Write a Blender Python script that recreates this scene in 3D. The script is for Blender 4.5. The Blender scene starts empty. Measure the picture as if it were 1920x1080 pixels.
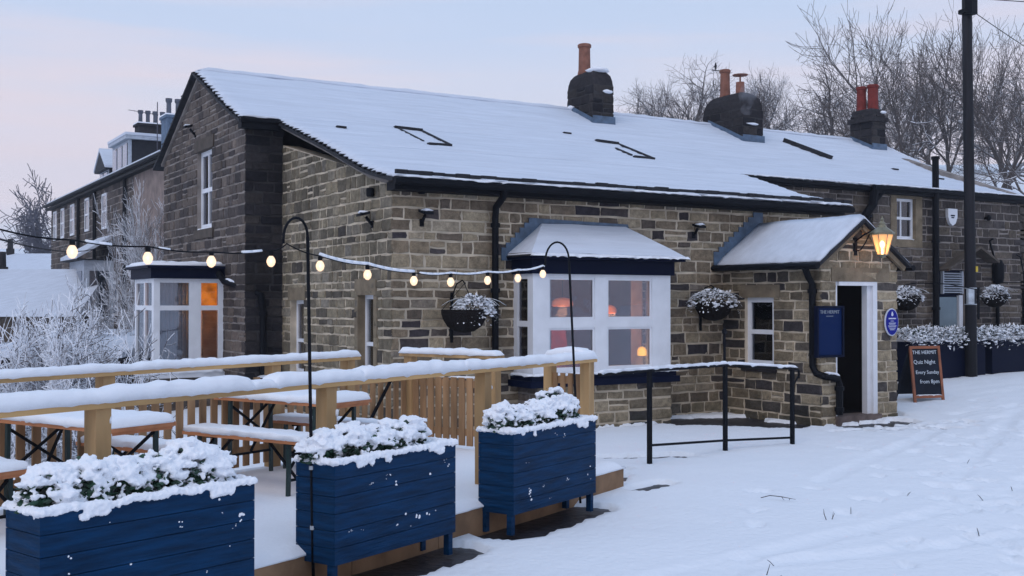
import bpy, bmesh, math, random
from mathutils import Vector, Matrix, noise
C = bpy.context.scene.collection
PI = math.pi
rad = math.radians

# ------------------------------------------------------------------ camera, sky, sun, exposure
scn = bpy.context.scene
cd = bpy.data.cameras.new('camera'); cam = bpy.data.objects.new('camera', cd); C.objects.link(cam)
CX, CY, CZ = -6.22, -13.32, 1.75
AZ = math.atan2(.855, .518); PITCH = math.atan(25/2080)
cam.location = (CX, CY, CZ); cam.rotation_euler = (PI/2+PITCH, 0, AZ-PI/2)
cd.sensor_width = 36; cd.lens = 2080/1920*36; cd.clip_start = .1; cd.clip_end = 3000
scn.camera = cam
FW = Vector((math.cos(AZ), math.sin(AZ))); RT = Vector((math.sin(AZ), -math.cos(AZ)))
def cw(xc, d, z=0):            # metres right of / ahead of the place the photographer stood -> world
    v = RT*xc + FW*d
    return Vector((CX+v.x, CY+v.y, z))

world = bpy.data.worlds.new('World'); scn.world = world; world.use_nodes = True
nt = world.node_tree; nt.nodes.clear()
def wn(t, **k):
    n = nt.nodes.new(t)
    for a, b in k.items(): setattr(n, a, b)
    return n
out = wn('ShaderNodeOutputWorld'); bg = wn('ShaderNodeBackground'); bg.inputs[1].default_value = .985
tc = wn('ShaderNodeTexCoord'); sep = wn('ShaderNodeSeparateXYZ'); nt.links.new(tc.outputs['Generated'], sep.inputs[0])
ramp = wn('ShaderNodeValToRGB'); cr = ramp.color_ramp
def s2l(c): return tuple(((v/255+.055)/1.055)**2.4 if v > 10 else v/255/12.92 for v in c)
stops = [(0.0, (188,196,222)), (.045, (192,203,228)), (.085, (216,212,228)), (.125, (217,212,227)), (.175, (208,210,228)), (.235, (190,204,231)), (.30, (182,200,229)), (.5, (168,190,224)), (1.0, (156,181,217))]
while len(cr.elements) < len(stops): cr.elements.new(.5)
for e, (p, c) in zip(cr.elements, stops): e.position = p; e.color = (*s2l(c), 1)
mp = wn('ShaderNodeMapping'); mp.inputs['Scale'].default_value = (1.6, 1.6, 11)
no = wn('ShaderNodeTexNoise'); no.inputs['Scale'].default_value = 1.7; no.inputs['Detail'].default_value = 5; no.inputs['Roughness'].default_value = .55
nt.links.new(tc.outputs['Generated'], mp.inputs[0]); nt.links.new(mp.outputs[0], no.inputs['Vector'])
ma = wn('ShaderNodeMath', operation='MULTIPLY_ADD'); ma.inputs[1].default_value = .09; 
sb = wn('ShaderNodeMath', operation='SUBTRACT'); sb.inputs[1].default_value = .5
nt.links.new(no.outputs[0], sb.inputs[0]); nt.links.new(sb.outputs[0], ma.inputs[0]); nt.links.new(sep.outputs[2], ma.inputs[2])
nt.links.new(ma.outputs[0], ramp.inputs[0])
# soft pink cloud streaks
no2 = wn('ShaderNodeTexNoise'); no2.inputs['Scale'].default_value = 2.6; no2.inputs['Detail'].default_value = 6
mp2 = wn('ShaderNodeMapping'); mp2.inputs['Scale'].default_value = (1.2, 1.2, 14); mp2.inputs['Location'].default_value = (3.1, .7, 1.3)
nt.links.new(tc.outputs['Generated'], mp2.inputs[0]); nt.links.new(mp2.outputs[0], no2.inputs['Vector'])
mr = wn('ShaderNodeMapRange'); mr.inputs[1].default_value = .45; mr.inputs[2].default_value = .95
nt.links.new(no2.outputs[0], mr.inputs[0])
mrb = wn('ShaderNodeMapRange'); mrb.inputs[1].default_value = .5; mrb.inputs[2].default_value = .2; nt.links.new(sep.outputs[2], mrb.inputs[0])
mm = wn('ShaderNodeMath', operation='MULTIPLY'); nt.links.new(mr.outputs[0], mm.inputs[0]); nt.links.new(mrb.outputs[0], mm.inputs[1])
mix = wn('ShaderNodeMix', data_type='RGBA'); mix.inputs[7].default_value = (*s2l((226,210,218)), 1)
nt.links.new(mm.outputs[0], mix.inputs[0]); nt.links.new(ramp.outputs[0], mix.inputs[6])
sky = wn('ShaderNodeTexSky', sky_type='NISHITA'); sky.sun_disc = False; sky.sun_elevation = rad(4); sky.sun_rotation = rad(215); sky.air_density = 1.0
ad = wn('ShaderNodeMix', data_type='RGBA', blend_type='ADD'); ad.inputs[0].default_value = .01
nt.links.new(mix.outputs[2], ad.inputs[6]); nt.links.new(sky.outputs[0], ad.inputs[7])
nt.links.new(ad.outputs[2], bg.inputs[0]); nt.links.new(bg.outputs[0], out.inputs[0])
sd = bpy.data.lights.new('sun', 'SUN'); sd.energy = .75; sd.angle = rad(38); sd.color = (1, .9, .86)
sun = bpy.data.objects.new('sun', sd); C.objects.link(sun)
sun.rotation_euler = (rad(44), 0, rad(-55))
scn.view_settings.view_transform = 'Standard'; scn.view_settings.look = 'None'; scn.view_settings.exposure = .20; scn.view_settings.gamma = 1
scn.cycles.max_bounces = 6; scn.cycles.transparent_max_bounces = 12; scn.cycles.caustics_reflective = False; scn.cycles.caustics_refractive = False
scn.cycles.volume_bounces = 0

# ------------------------------------------------------------------ materials
def mat(name, col, rough=.6, spec=.5, metal=0, bump=0, bscale=30, var=0, vscale=8, emit=0, ecol=None, sss=0, stretch=(1,1,1), coords='Object', detail=4):
    m = bpy.data.materials.new(name); m.use_nodes = True; t = m.node_tree; p = t.nodes['Principled BSDF']
    p.inputs['Base Color'].default_value = (*col, 1); p.inputs['Roughness'].default_value = rough; p.inputs['Metallic'].default_value = metal
    p.inputs['Specular IOR Level'].default_value = spec
    if emit: p.inputs['Emission Color'].default_value = (*(ecol or col), 1); p.inputs['Emission Strength'].default_value = emit
    if bump or var:
        tcx = t.nodes.new('ShaderNodeTexCoord'); mpx = t.nodes.new('ShaderNodeMapping'); mpx.inputs['Scale'].default_value = stretch
        t.links.new(tcx.outputs[coords], mpx.inputs[0])
    if var:
        n = t.nodes.new('ShaderNodeTexNoise'); n.inputs['Scale'].default_value = vscale; n.inputs['Detail'].default_value = detail; t.links.new(mpx.outputs[0], n.inputs[0])
        r = t.nodes.new('ShaderNodeMapRange'); r.inputs[1].default_value = .3; r.inputs[2].default_value = .7; r.inputs[3].default_value = 1-var; r.inputs[4].default_value = 1+var
        t.links.new(n.outputs[0], r.inputs[0])
        x = t.nodes.new('ShaderNodeVectorMath'); x.operation = 'SCALE'; x.inputs[0].default_value = col; t.links.new(r.outputs[0], x.inputs['Scale']); t.links.new(x.outputs[0], p.inputs['Base Color'])
    if bump:
        n = t.nodes.new('ShaderNodeTexNoise'); n.inputs['Scale'].default_value = bscale; n.inputs['Detail'].default_value = 6; t.links.new(mpx.outputs[0], n.inputs[0])
        b = t.nodes.new('ShaderNodeBump'); b.inputs['Strength'].default_value = bump; b.inputs['Distance'].default_value = .02; t.links.new(n.outputs[0], b.inputs['Height']); t.links.new(b.outputs[0], p.inputs['Normal'])
    return m
def snowify(m, lo=.15, hi=.45, nscale=9, amount=.25):
    """snow lying on the upward-facing sides"""
    t = m.node_tree; p = t.nodes['Principled BSDF']
    g = t.nodes.new('ShaderNodeNewGeometry'); s = t.nodes.new('ShaderNodeSeparateXYZ'); t.links.new(g.outputs['Normal'], s.inputs[0])
    n = t.nodes.new('ShaderNodeTexNoise'); n.inputs['Scale'].default_value = nscale
    tcx = t.nodes.new('ShaderNodeTexCoord'); t.links.new(tcx.outputs['Object'], n.inputs[0])
    a = t.nodes.new('ShaderNodeMath'); a.operation = 'MULTIPLY_ADD'; a.inputs[1].default_value = amount*2; t.links.new(n.outputs[0], a.inputs[0]); t.links.new(s.outputs[2], a.inputs[2])
    r = t.nodes.new('ShaderNodeMapRange'); r.inputs[1].default_value = lo+amount; r.inputs[2].default_value = hi+amount; t.links.new(a.outputs[0], r.inputs[0])
    mx = t.nodes.new('ShaderNodeMix'); mx.data_type = 'RGBA'; t.links.new(r.outputs[0], mx.inputs[0])
    l = p.inputs['Base Color'].links
    if l: t.links.new(l[0].from_socket, mx.inputs[6])
    else: mx.inputs[6].default_value = p.inputs['Base Color'].default_value
    mx.inputs[7].default_value = (.86, .88, .93, 1); t.links.new(mx.outputs[2], p.inputs['Base Color'])
    return m
def stone_mat(name, stops, moss=True, zc=0.0):
    m = bpy.data.materials.new(name); m.use_nodes = True; t = m.node_tree; p = t.nodes['Principled BSDF']; p.inputs['Roughness'].default_value = .9; p.inputs['Specular IOR Level'].default_value = .2
    g = t.nodes.new('ShaderNodeNewGeometry'); r = t.nodes.new('ShaderNodeValToRGB'); e = r.color_ramp.elements
    while len(e) < len(stops): e.new(.5)
    for q, (pos, c) in zip(e, stops): q.position = pos; q.color = (*c, 1)
    t.links.new(g.outputs['Random Per Island'], r.inputs[0])
    tcx = t.nodes.new('ShaderNodeTexCoord')
    def noi(sc, det=5):
        n = t.nodes.new('ShaderNodeTexNoise'); n.inputs['Scale'].default_value = sc; n.inputs['Detail'].default_value = det; t.links.new(tcx.outputs['Object'], n.inputs[0]); return n.outputs[0]
    def rng(s, a, b, c, d):
        n = t.nodes.new('ShaderNodeMapRange'); 
        for i, v in enumerate((a, b, c, d)): n.inputs[i+1].default_value = v
        t.links.new(s, n.inputs[0]); return n.outputs[0]
    def mul(a, b):
        n = t.nodes.new('ShaderNodeMath'); n.operation = 'MULTIPLY'; t.links.new(a, n.inputs[0]); t.links.new(b, n.inputs[1]); return n.outputs[0]
    f = mul(mul(rng(noi(14), .3, .7, .7, 1.3), rng(noi(.9), .32, .68, .62, 1.25)), rng(noi(55, 3), .3, .7, .8, 1.2))
    x = t.nodes.new('ShaderNodeVectorMath'); x.operation = 'SCALE'; t.links.new(r.outputs[0], x.inputs[0]); t.links.new(f, x.inputs['Scale'])
    last = x.outputs[0]
    if moss:   # algae and soot low on the wall
        s = t.nodes.new('ShaderNodeSeparateXYZ'); t.links.new(g.outputs['Position'], s.inputs[0])
        a = t.nodes.new('ShaderNodeMath'); a.operation = 'MULTIPLY_ADD'; a.inputs[1].default_value = .9; t.links.new(noi(3), a.inputs[0]); t.links.new(s.outputs[2], a.inputs[2])
        mx = t.nodes.new('ShaderNodeMix'); mx.data_type = 'RGBA'; t.links.new(rng(a.outputs[0], .75, .25, 0, .75), mx.inputs[0]); t.links.new(last, mx.inputs[6]); mx.inputs[7].default_value = (.03, .035, .022, 1); last = mx.outputs[2]
    t.links.new(last, p.inputs['Base Color'])
    b = t.nodes.new('ShaderNodeBump'); b.inputs['Strength'].default_value = .55; b.inputs['Distance'].default_value = .02; t.links.new(noi(28, 8), b.inputs['Height']); t.links.new(b.outputs[0], p.inputs['Normal'])
    return m
M = {}
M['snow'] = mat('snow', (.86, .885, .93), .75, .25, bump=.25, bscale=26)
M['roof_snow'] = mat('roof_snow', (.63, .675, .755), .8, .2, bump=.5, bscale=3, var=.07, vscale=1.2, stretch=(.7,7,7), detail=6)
M['ground_snow'] = mat('ground_snow', (.85,.875,.915), .7, .3, bump=.7, bscale=14)
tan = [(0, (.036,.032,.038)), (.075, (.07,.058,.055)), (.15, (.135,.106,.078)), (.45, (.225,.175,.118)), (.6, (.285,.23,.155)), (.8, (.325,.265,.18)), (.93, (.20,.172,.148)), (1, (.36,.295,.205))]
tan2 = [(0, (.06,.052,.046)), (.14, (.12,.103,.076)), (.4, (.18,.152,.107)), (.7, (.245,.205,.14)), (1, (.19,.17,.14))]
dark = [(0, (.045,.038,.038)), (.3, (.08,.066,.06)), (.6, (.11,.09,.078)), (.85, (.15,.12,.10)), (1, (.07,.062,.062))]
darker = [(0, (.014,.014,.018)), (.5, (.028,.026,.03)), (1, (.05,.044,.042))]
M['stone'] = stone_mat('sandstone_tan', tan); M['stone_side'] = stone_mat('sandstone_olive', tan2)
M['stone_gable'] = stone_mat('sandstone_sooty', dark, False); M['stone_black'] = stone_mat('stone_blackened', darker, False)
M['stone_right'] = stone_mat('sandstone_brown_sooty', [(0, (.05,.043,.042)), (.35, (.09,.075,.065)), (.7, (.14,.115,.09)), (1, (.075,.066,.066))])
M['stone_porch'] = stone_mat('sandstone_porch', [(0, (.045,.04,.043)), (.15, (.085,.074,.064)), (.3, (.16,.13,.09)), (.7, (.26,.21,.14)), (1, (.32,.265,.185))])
M['lintel'] = mat('dressed_sandstone', (.20,.16,.11), .85, .2, bump=.5, bscale=30, var=.25, vscale=6)
M['lintel_dark'] = mat('dressed_sandstone_sooty', (.085,.07,.058), .85, .2, bump=.5, bscale=30, var=.25, vscale=6)
M['mortar'] = mat('lime_mortar', (.56,.48,.37), .95, .1, bump=.6, bscale=60, var=.3, vscale=3)
M['mortar_dark'] = mat('sooty_mortar', (.27,.24,.22), .95, .1, bump=.6, bscale=60, var=.35, vscale=3)
M['mortar_black'] = mat('blackened_mortar', (.05,.048,.05), .95, .1, bump=.6, bscale=60, var=.35, vscale=3)
M['slate'] = mat('roof_slate', (.02,.021,.026), .7, .25, bump=.6, bscale=20, var=.3)
M['lead'] = mat('lead_flashing', (.075,.12,.185), .55, .5, bump=.4, bscale=20, var=.3)
M['black'] = mat('black_painted_metal', (.004,.005,.008), .6, .12, bump=.1, bscale=40)
M['navy'] = mat('navy_paint', (.001,.027,.080), .6, .12, bump=.5, bscale=6, var=.4, vscale=3, stretch=(1,1,9))
M['navy_dark'] = mat('navy_trim_paint', (.001,.004,.020), .6, .1)
M['white'] = mat('white_window_paint', (.72,.74,.78), .45, .4, bump=.1, bscale=10, var=.06, vscale=5)
M['wood'] = mat('new_pine', (.40,.25,.115), .7, .3, bump=.4, bscale=10, var=.38, vscale=5, stretch=(1,1,.18))
M['wood_h'] = mat('new_pine_rail', (.47,.29,.125), .7, .3, bump=.4, bscale=10, var=.34, vscale=5, stretch=(.15,1,1))
M['wood_p'] = mat('picket_pine', (.31,.18,.09), .75, .3, bump=.4, bscale=10, var=.42, vscale=6, stretch=(1,1,.2))
M['wood_t'] = mat('varnished_table_top', (.50,.20,.085), .5, .4, bump=.25, bscale=10, var=.25, vscale=6, stretch=(1,.2,1))
M['wood_d'] = mat('deck_board', (.25,.15,.085), .8, .25, bump=.5, bscale=10, var=.4, vscale=3)
M['green'] = mat('dark_green_leg_paint', (.008,.028,.028), .4, .5)
M['terracotta'] = mat('terracotta', (.23,.105,.075), .85, .2, bump=.3, bscale=20, var=.25)
M['redpot'] = mat('red_clay_pot', (.17,.03,.025), .75, .2, bump=.3, bscale=20, var=.25)
M['greypot'] = mat('grey_clay_pot', (.10,.11,.14), .8, .2, var=.25)
M['leaf'] = mat('dark_evergreen_leaf', (.025,.065,.04), .5, .4, var=.6, vscale=12)
M['leaf_snow'] = snowify(mat('snow_dusted_leaf', (.02,.035,.025), .6, .3, var=.5, vscale=12), -.1, .25, 14, .3)
M['bark_snow'] = snowify(mat('snow_dusted_bark', (.10,.085,.085), .9, .1), -.45, -.05, 5, .15)
M['bark_frost'] = snowify(mat('frosted_climber_bark', (.13,.11,.10), .9, .1), -.15, .25, 5, .15)
M['bark'] = snowify(mat('bare_bark', (.085,.07,.064), .9, .1), .35, .8, 1.2, .2)
M['bark_hazed'] = mat('hazed_bark', (.10,.10,.125), .9, .1)  # pale blue of the distance haze put into the bark colour
M['twig'] = mat('dry_twig', (.05,.04,.035), .9, .1)
M['render'] = mat('weathered_render', (.235,.185,.165), .9, .15, bump=.5, bscale=8, var=.3, vscale=2.2)
M['boards'] = mat('pale_painted_boards', (.42,.46,.52), .7, .2, var=.15)
M['shed_wall'] = mat('dark_brown_boards', (.045,.028,.028), .8, .2, bump=.3, var=.3)
M['bluegrey'] = mat('blue_grey_render', (.12,.17,.24), .85, .2, var=.2)
M['basket'] = mat('coir_basket', (.012,.010,.010), .95, .1, bump=1, bscale=60)
M['sky_bare'] = mat('dark_wet_paving', (.022,.022,.028), .45, .4, bump=.8, bscale=14, var=.4, vscale=4)
M['rubble'] = mat('paving_stone', (.13,.10,.09), .8, .3, bump=.5, bscale=16, var=.35)
M['brass'] = mat('weathered_brass', (.24,.22,.15), .45, .5, metal=.55, bump=.3, bscale=30, var=.3)
M['board_black'] = mat('chalkboard', (.008,.012,.022), .75, .2, var=.4, vscale=5)
M['board_wood'] = mat('varnished_board_frame', (.25,.085,.04), .55, .4, var=.3, vscale=6)
M['chalk'] = mat('chalk', (.60,.66,.72), .9, .1)
M['gold'] = mat('pale_sign_lettering', (.30,.34,.38), .7, .2)
M['menu_blue'] = mat('menu_case_blue', (.001,.014,.072), .6, .1)
M['plaque_blue'] = mat('plaque_blue', (.008,.014,.24), .6, .15)
M['plaque_white'] = mat('plaque_white', (.62,.66,.78), .6, .3)
M['alarm'] = mat('white_plastic', (.66,.68,.72), .4, .5)
M['yellow'] = mat('yellow_tag', (.55,.40,.03), .5, .4)
M['steel'] = mat('galvanised_plate', (.42,.46,.50), .5, .5, metal=.3, var=.3)
M['room'] = mat('dim_room_wall', (.16,.085,.065), .9, .1, var=.3, vscale=2)
M['blind'] = mat('pale_blind', (.50,.56,.62), .9, .1, bump=.3, bscale=3, var=.1, stretch=(12,12,1))
M['paper'] = mat('notice_paper', (.45,.45,.52), .9, .1)
M['inside_dark'] = mat('porch_inside_dark', (.012,.009,.009), .9, .1)
M['wet_door'] = mat('grey_green_door', (.19,.25,.29), .5, .4, var=.12, vscale=3)
M['louvre'] = mat('louvre_metal', (.50,.54,.60), .5, .5)
M['field_wall'] = snowify(mat('drystone', (.13,.11,.10), .9, .1, var=.4, vscale=1), .4, .8, 2, .2)
def emitm(name, col, s):
    m = mat(name, col, .6); p = m.node_tree.nodes['Principled BSDF']; p.inputs['Emission Color'].default_value = (*col, 1); p.inputs['Emission Strength'].default_value = s; return m
M['bulb'] = emitm('lit_bulb_glass', (1, .80, .56), .55)
t_ = M['bulb'].node_tree; p_ = t_.nodes['Principled BSDF']; tr_ = t_.nodes.new('ShaderNodeBsdfTransparent'); mx_ = t_.nodes.new('ShaderNodeMixShader'); lw_ = t_.nodes.new('ShaderNodeLayerWeight'); lw_.inputs[0].default_value = .35
mr_ = t_.nodes.new('ShaderNodeMapRange'); mr_.inputs[3].default_value = .85; mr_.inputs[4].default_value = .25; t_.links.new(lw_.outputs['Facing'], mr_.inputs[0])
t_.links.new(mr_.outputs[0], mx_.inputs[0]); t_.links.new(tr_.outputs[0], mx_.inputs[1]); t_.links.new(p_.outputs[0], mx_.inputs[2]); t_.links.new(mx_.outputs[0], t_.nodes['Material Output'].inputs[0])
M['filament'] = emitm('glowing_filament', (1, .62, .28), 5)
M['shade_o'] = emitm('orange_lit_shade', (.8, .20, .05), .42)
M['shade_y'] = emitm('yellow_lit_shade', (1, .50, .06), 1.1)
for k_, dim in (('shade_o', .18), ('shade_y', .35)):
    t_ = M[k_].node_tree; p_ = t_.nodes['Principled BSDF']; lw_ = t_.nodes.new('ShaderNodeLayerWeight'); lw_.inputs[0].default_value = .5; mr_ = t_.nodes.new('ShaderNodeMapRange'); mr_.inputs[1].default_value = .1; mr_.inputs[2].default_value = .9; mr_.inputs[3].default_value = p_.inputs['Emission Strength'].default_value*1.5; mr_.inputs[4].default_value = p_.inputs['Emission Strength'].default_value*dim
    t_.links.new(lw_.outputs['Facing'], mr_.inputs[0]); t_.links.new(mr_.outputs[0], p_.inputs['Emission Strength'])
M['lan_glass'] = emitm('lantern_glass', (1, .50, .22), .75)
M['lan_core'] = emitm('lantern_lamp', (1, .75, .35), 9)
def glassm(name, tint, base=.12, ior=1.5, rough=.02, haze=0):
    m = bpy.data.materials.new(name); m.use_nodes = True; t = m.node_tree; t.nodes.clear()
    o = t.nodes.new('ShaderNodeOutputMaterial'); mx = t.nodes.new('ShaderNodeMixShader'); tr = t.nodes.new('ShaderNodeBsdfTransparent'); gl = t.nodes.new('ShaderNodeBsdfGlossy')
    tr.inputs[0].default_value = (*tint, 1); gl.inputs['Roughness'].default_value = rough; gl.inputs[0].default_value = (.9, .93, 1, 1)
    fr = t.nodes.new('ShaderNodeFresnel'); fr.inputs[0].default_value = ior; ad = t.nodes.new('ShaderNodeMath'); ad.inputs[1].default_value = base; t.links.new(fr.outputs[0], ad.inputs[0])
    tcx = t.nodes.new('ShaderNodeTexCoord'); n = t.nodes.new('ShaderNodeTexNoise'); n.inputs['Scale'].default_value = 1.6; t.links.new(tcx.outputs['Object'], n.inputs[0])
    b = t.nodes.new('ShaderNodeBump'); b.inputs['Strength'].default_value = .12; b.inputs['Distance'].default_value = .05; t.links.new(n.outputs[0], b.inputs['Height']); t.links.new(b.outputs[0], gl.inputs['Normal'])
    t.links.new(ad.outputs[0], mx.inputs[0]); t.links.new(tr.outputs[0], mx.inputs[1]); t.links.new(gl.outputs[0], mx.inputs[2]); t.links.new(mx.outputs[0], o.inputs[0]); return m
M['glass'] = glassm('window_glass', (.85,.85,.88), .05)
M['glass_dark'] = glassm('upper_window_glass', (.6,.65,.7), .16)

# ------------------------------------------------------------------ mesh builder
class MB:
    def __init__(s): s.v = []; s.f = []; s.m = []
    def poly(s, pts, mi=0):
        b = len(s.v); s.v += [tuple(p) for p in pts]; s.f.append(tuple(range(b, b+len(pts)))); s.m.append(mi)
    def box(s, x0, x1, y0, y1, z0, z1, mi=0, xf=None):
        p = [(x0,y0,z0),(x1,y0,z0),(x1,y1,z0),(x0,y1,z0),(x0,y0,z1),(x1,y0,z1),(x1,y1,z1),(x0,y1,z1)]
        if xf: p = [xf(*q) for q in p]
        b = len(s.v); s.v += p
        for q in ((0,3,2,1),(4,5,6,7),(0,1,5,4),(1,2,6,5),(2,3,7,6),(3,0,4,7)): s.f.append(tuple(b+i for i in q)); s.m.append(mi)
        return s
    def bar(s, p0, p1, w, h, mi=0, up=(0,0,1)):
        p0 = Vector(p0); p1 = Vector(p1); d = (p1-p0); L = d.length; d.normalize(); up = Vector(up)
        if abs(d.dot(up)) > .98: up = Vector((1,0,0))
        sx = d.cross(up).normalized(); uz = sx.cross(d).normalized()
        def xf(x,y,z): return tuple(p0+d*x+sx*y+uz*z)
        return s.box(0, L, -w/2, w/2, -h/2, h/2, mi, xf)
    def tube(s, pts, r, n=6, mi=0, caps=True):
        pts = [Vector(p) for p in pts]; k = len(pts)
        if not hasattr(r, '__len__'): r = [r]*k
        b = len(s.v); pd = None
        ref = Vector((.12,.31,.94))
        for i, p in enumerate(pts):
            d = (pts[min(i+1,k-1)]-pts[max(i-1,0)])
            if d.length < 1e-9: d = Vector((0,0,1))
            d.normalize()
            if pd is None:
                a = d.cross(ref if abs(d.dot(ref)) < .95 else Vector((1,0,0))).normalized()
            else:
                a = (a - d*a.dot(d)); a = a.normalized() if a.length > 1e-6 else d.cross(ref).normalized()
            pd = d; c = d.cross(a)
            for j in range(n):
                t = 2*PI*j/n; q = p + (a*math.cos(t)+c*math.sin(t))*r[i]; s.v.append((q.x,q.y,q.z))
        for i in range(k-1):
            for j in range(n):
                j2 = (j+1) % n; s.f.append((b+i*n+j, b+i*n+j2, b+(i+1)*n+j2, b+(i+1)*n+j)); s.m.append(mi)
        if caps:
            s.f.append(tuple(b+j for j in reversed(range(n)))); s.m.append(mi)
            s.f.append(tuple(b+(k-1)*n+j for j in range(n))); s.m.append(mi)
        return s
    def lathe(s, c, prof, n=12, mi=0):     # prof: (r, z) from bottom to top
        b = len(s.v)
        for r, z in prof:
            for j in range(n):
                t = 2*PI*j/n; s.v.append((c[0]+r*math.cos(t), c[1]+r*math.sin(t), c[2]+z))
        for i in range(len(prof)-1):
            for j in range(n):
                j2 = (j+1) % n; s.f.append((b+i*n+j, b+i*n+j2, b+(i+1)*n+j2, b+(i+1)*n+j)); s.m.append(mi)
        s.f.append(tuple(b+j for j in reversed(range(n)))); s.m.append(mi)
        s.f.append(tuple(b+(len(prof)-1)*n+j for j in range(n))); s.m.append(mi)
        return s
    def prism(s, poly, ext, mi=0):         # poly of 3-D points, extruded by vector
        e = Vector(ext); a = [Vector(p) for p in poly]; k = len(a); b = len(s.v)
        s.v += [tuple(p) for p in a] + [tuple(p+e) for p in a]
        s.f.append(tuple(b+i for i in range(k))); s.m.append(mi); s.f.append(tuple(b+k+i for i in reversed(range(k)))); s.m.append(mi)
        for i in range(k): j = (i+1) % k; s.f.append((b+i, b+k+i, b+k+j, b+j)); s.m.append(mi)
        return s
    def ico(s, c, r, seed=0, sq=(1,1,1), amp=.0, mi=0, sub=1):
        vs, fs = ICO[sub]; b = len(s.v); c = Vector(c)
        for v in vs:
            k = r*(1+amp*noise.noise(Vector(v)*1.7+Vector((seed*3.1, seed*1.7, seed)))) if amp else r
            s.v.append((c.x+v[0]*k*sq[0], c.y+v[1]*k*sq[1], c.z+v[2]*k*sq[2]))
        for f in fs: s.f.append(tuple(b+i for i in f)); s.m.append(mi)
        return s
    def build(s, name, mats, parent=None, loc=None, smooth=False, local=False, fix=True):
        me = bpy.data.meshes.new(name)
        off = Vector((0,0,0))
        if parent is not None and not local:
            q = parent
            while q is not None: off += q.location; q = q.parent
        l = Vector(loc) if loc is not None else Vector((0,0,0)); off += l
        me.from_pydata([(x-off.x, y-off.y, z-off.z) for x,y,z in s.v] if off.length else s.v, [], s.f)
        for mm_ in (mats if isinstance(mats, (list,tuple)) else [mats]): me.materials.append(mm_)
        if any(s.m): me.polygons.foreach_set('material_index', s.m)
        if smooth: me.polygons.foreach_set('use_smooth', [True]*len(me.polygons))
        me.update()
        if fix:
            bm = bmesh.new(); bm.from_mesh(me); bmesh.ops.recalc_face_normals(bm, faces=bm.faces); bm.to_mesh(me); bm.free()
        o = bpy.data.objects.new(name, me); C.objects.link(o); o.location = l
        if parent is not None: o.parent = parent
        return o
ICO = {}
for k_ in (1, 2):
    bm_ = bmesh.new(); bmesh.ops.create_icosphere(bm_, subdivisions=k_, radius=1)
    ICO[k_] = ([tuple(v.co) for v in bm_.verts], [tuple(v.index for v in f.verts) for f in bm_.faces]); bm_.free()
def empty(name, loc=(0,0,0), rz=0):
    o = bpy.data.objects.new(name, None); C.objects.link(o); o.location = loc; o.rotation_euler = (0,0,rz); o.empty_display_size = .2; return o
def tag(o, label=None, cat=None, group=None, kind=None):
    if label: o['label'] = label
    if cat: o['category'] = cat
    if group: o['group'] = group
    if kind: o['kind'] = kind
    return o
def children(o): return [c for c in bpy.data.objects if c.parent == o]
def copy_tree(o, parent=None):
    c = o.copy(); C.objects.link(c); c.parent = parent
    for ch in children(o): copy_tree(ch, c)
    return c
def remesh(o, vox, smooth=True, disp=0, dscale=.1):
    m = o.modifiers.new('remesh', 'REMESH'); m.mode = 'VOXEL'; m.voxel_size = vox; m.use_smooth_shade = smooth
    s = o.modifiers.new('smooth', 'SMOOTH'); s.factor = .5; s.iterations = 2
    if disp:
        tx = bpy.data.textures.new('lumps', 'CLOUDS'); tx.noise_scale = dscale
        d = o.modifiers.new('lumps', 'DISPLACE'); d.texture = tx; d.strength = disp; d.mid_level = .5
    return o
def text(body, size, mat_, parent, name, M4, depth=.002, align='CENTER'):
    cu = bpy.data.curves.new(name, 'FONT'); cu.body = body; cu.size = size; cu.align_x = align; cu.extrude = depth; cu.resolution_u = 2
    o = bpy.data.objects.new(name+'_curve', cu); C.objects.link(o); bpy.context.view_layer.update()
    me = bpy.data.meshes.new_from_object(o.evaluated_get(bpy.context.evaluated_depsgraph_get())); bpy.data.objects.remove(o); bpy.data.curves.remove(cu)
    me.transform(M4); me.materials.clear(); me.materials.append(mat_)
    r = bpy.data.objects.new(name, me); C.objects.link(r); r.parent = parent; return r
def nz(x, y=0, z=0): return noise.noise(Vector((x, y, z)))
def sstep(a, b, x):
    t = max(0, min(1, (x-a)/(b-a))); return t*t*(3-2*t)
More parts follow.
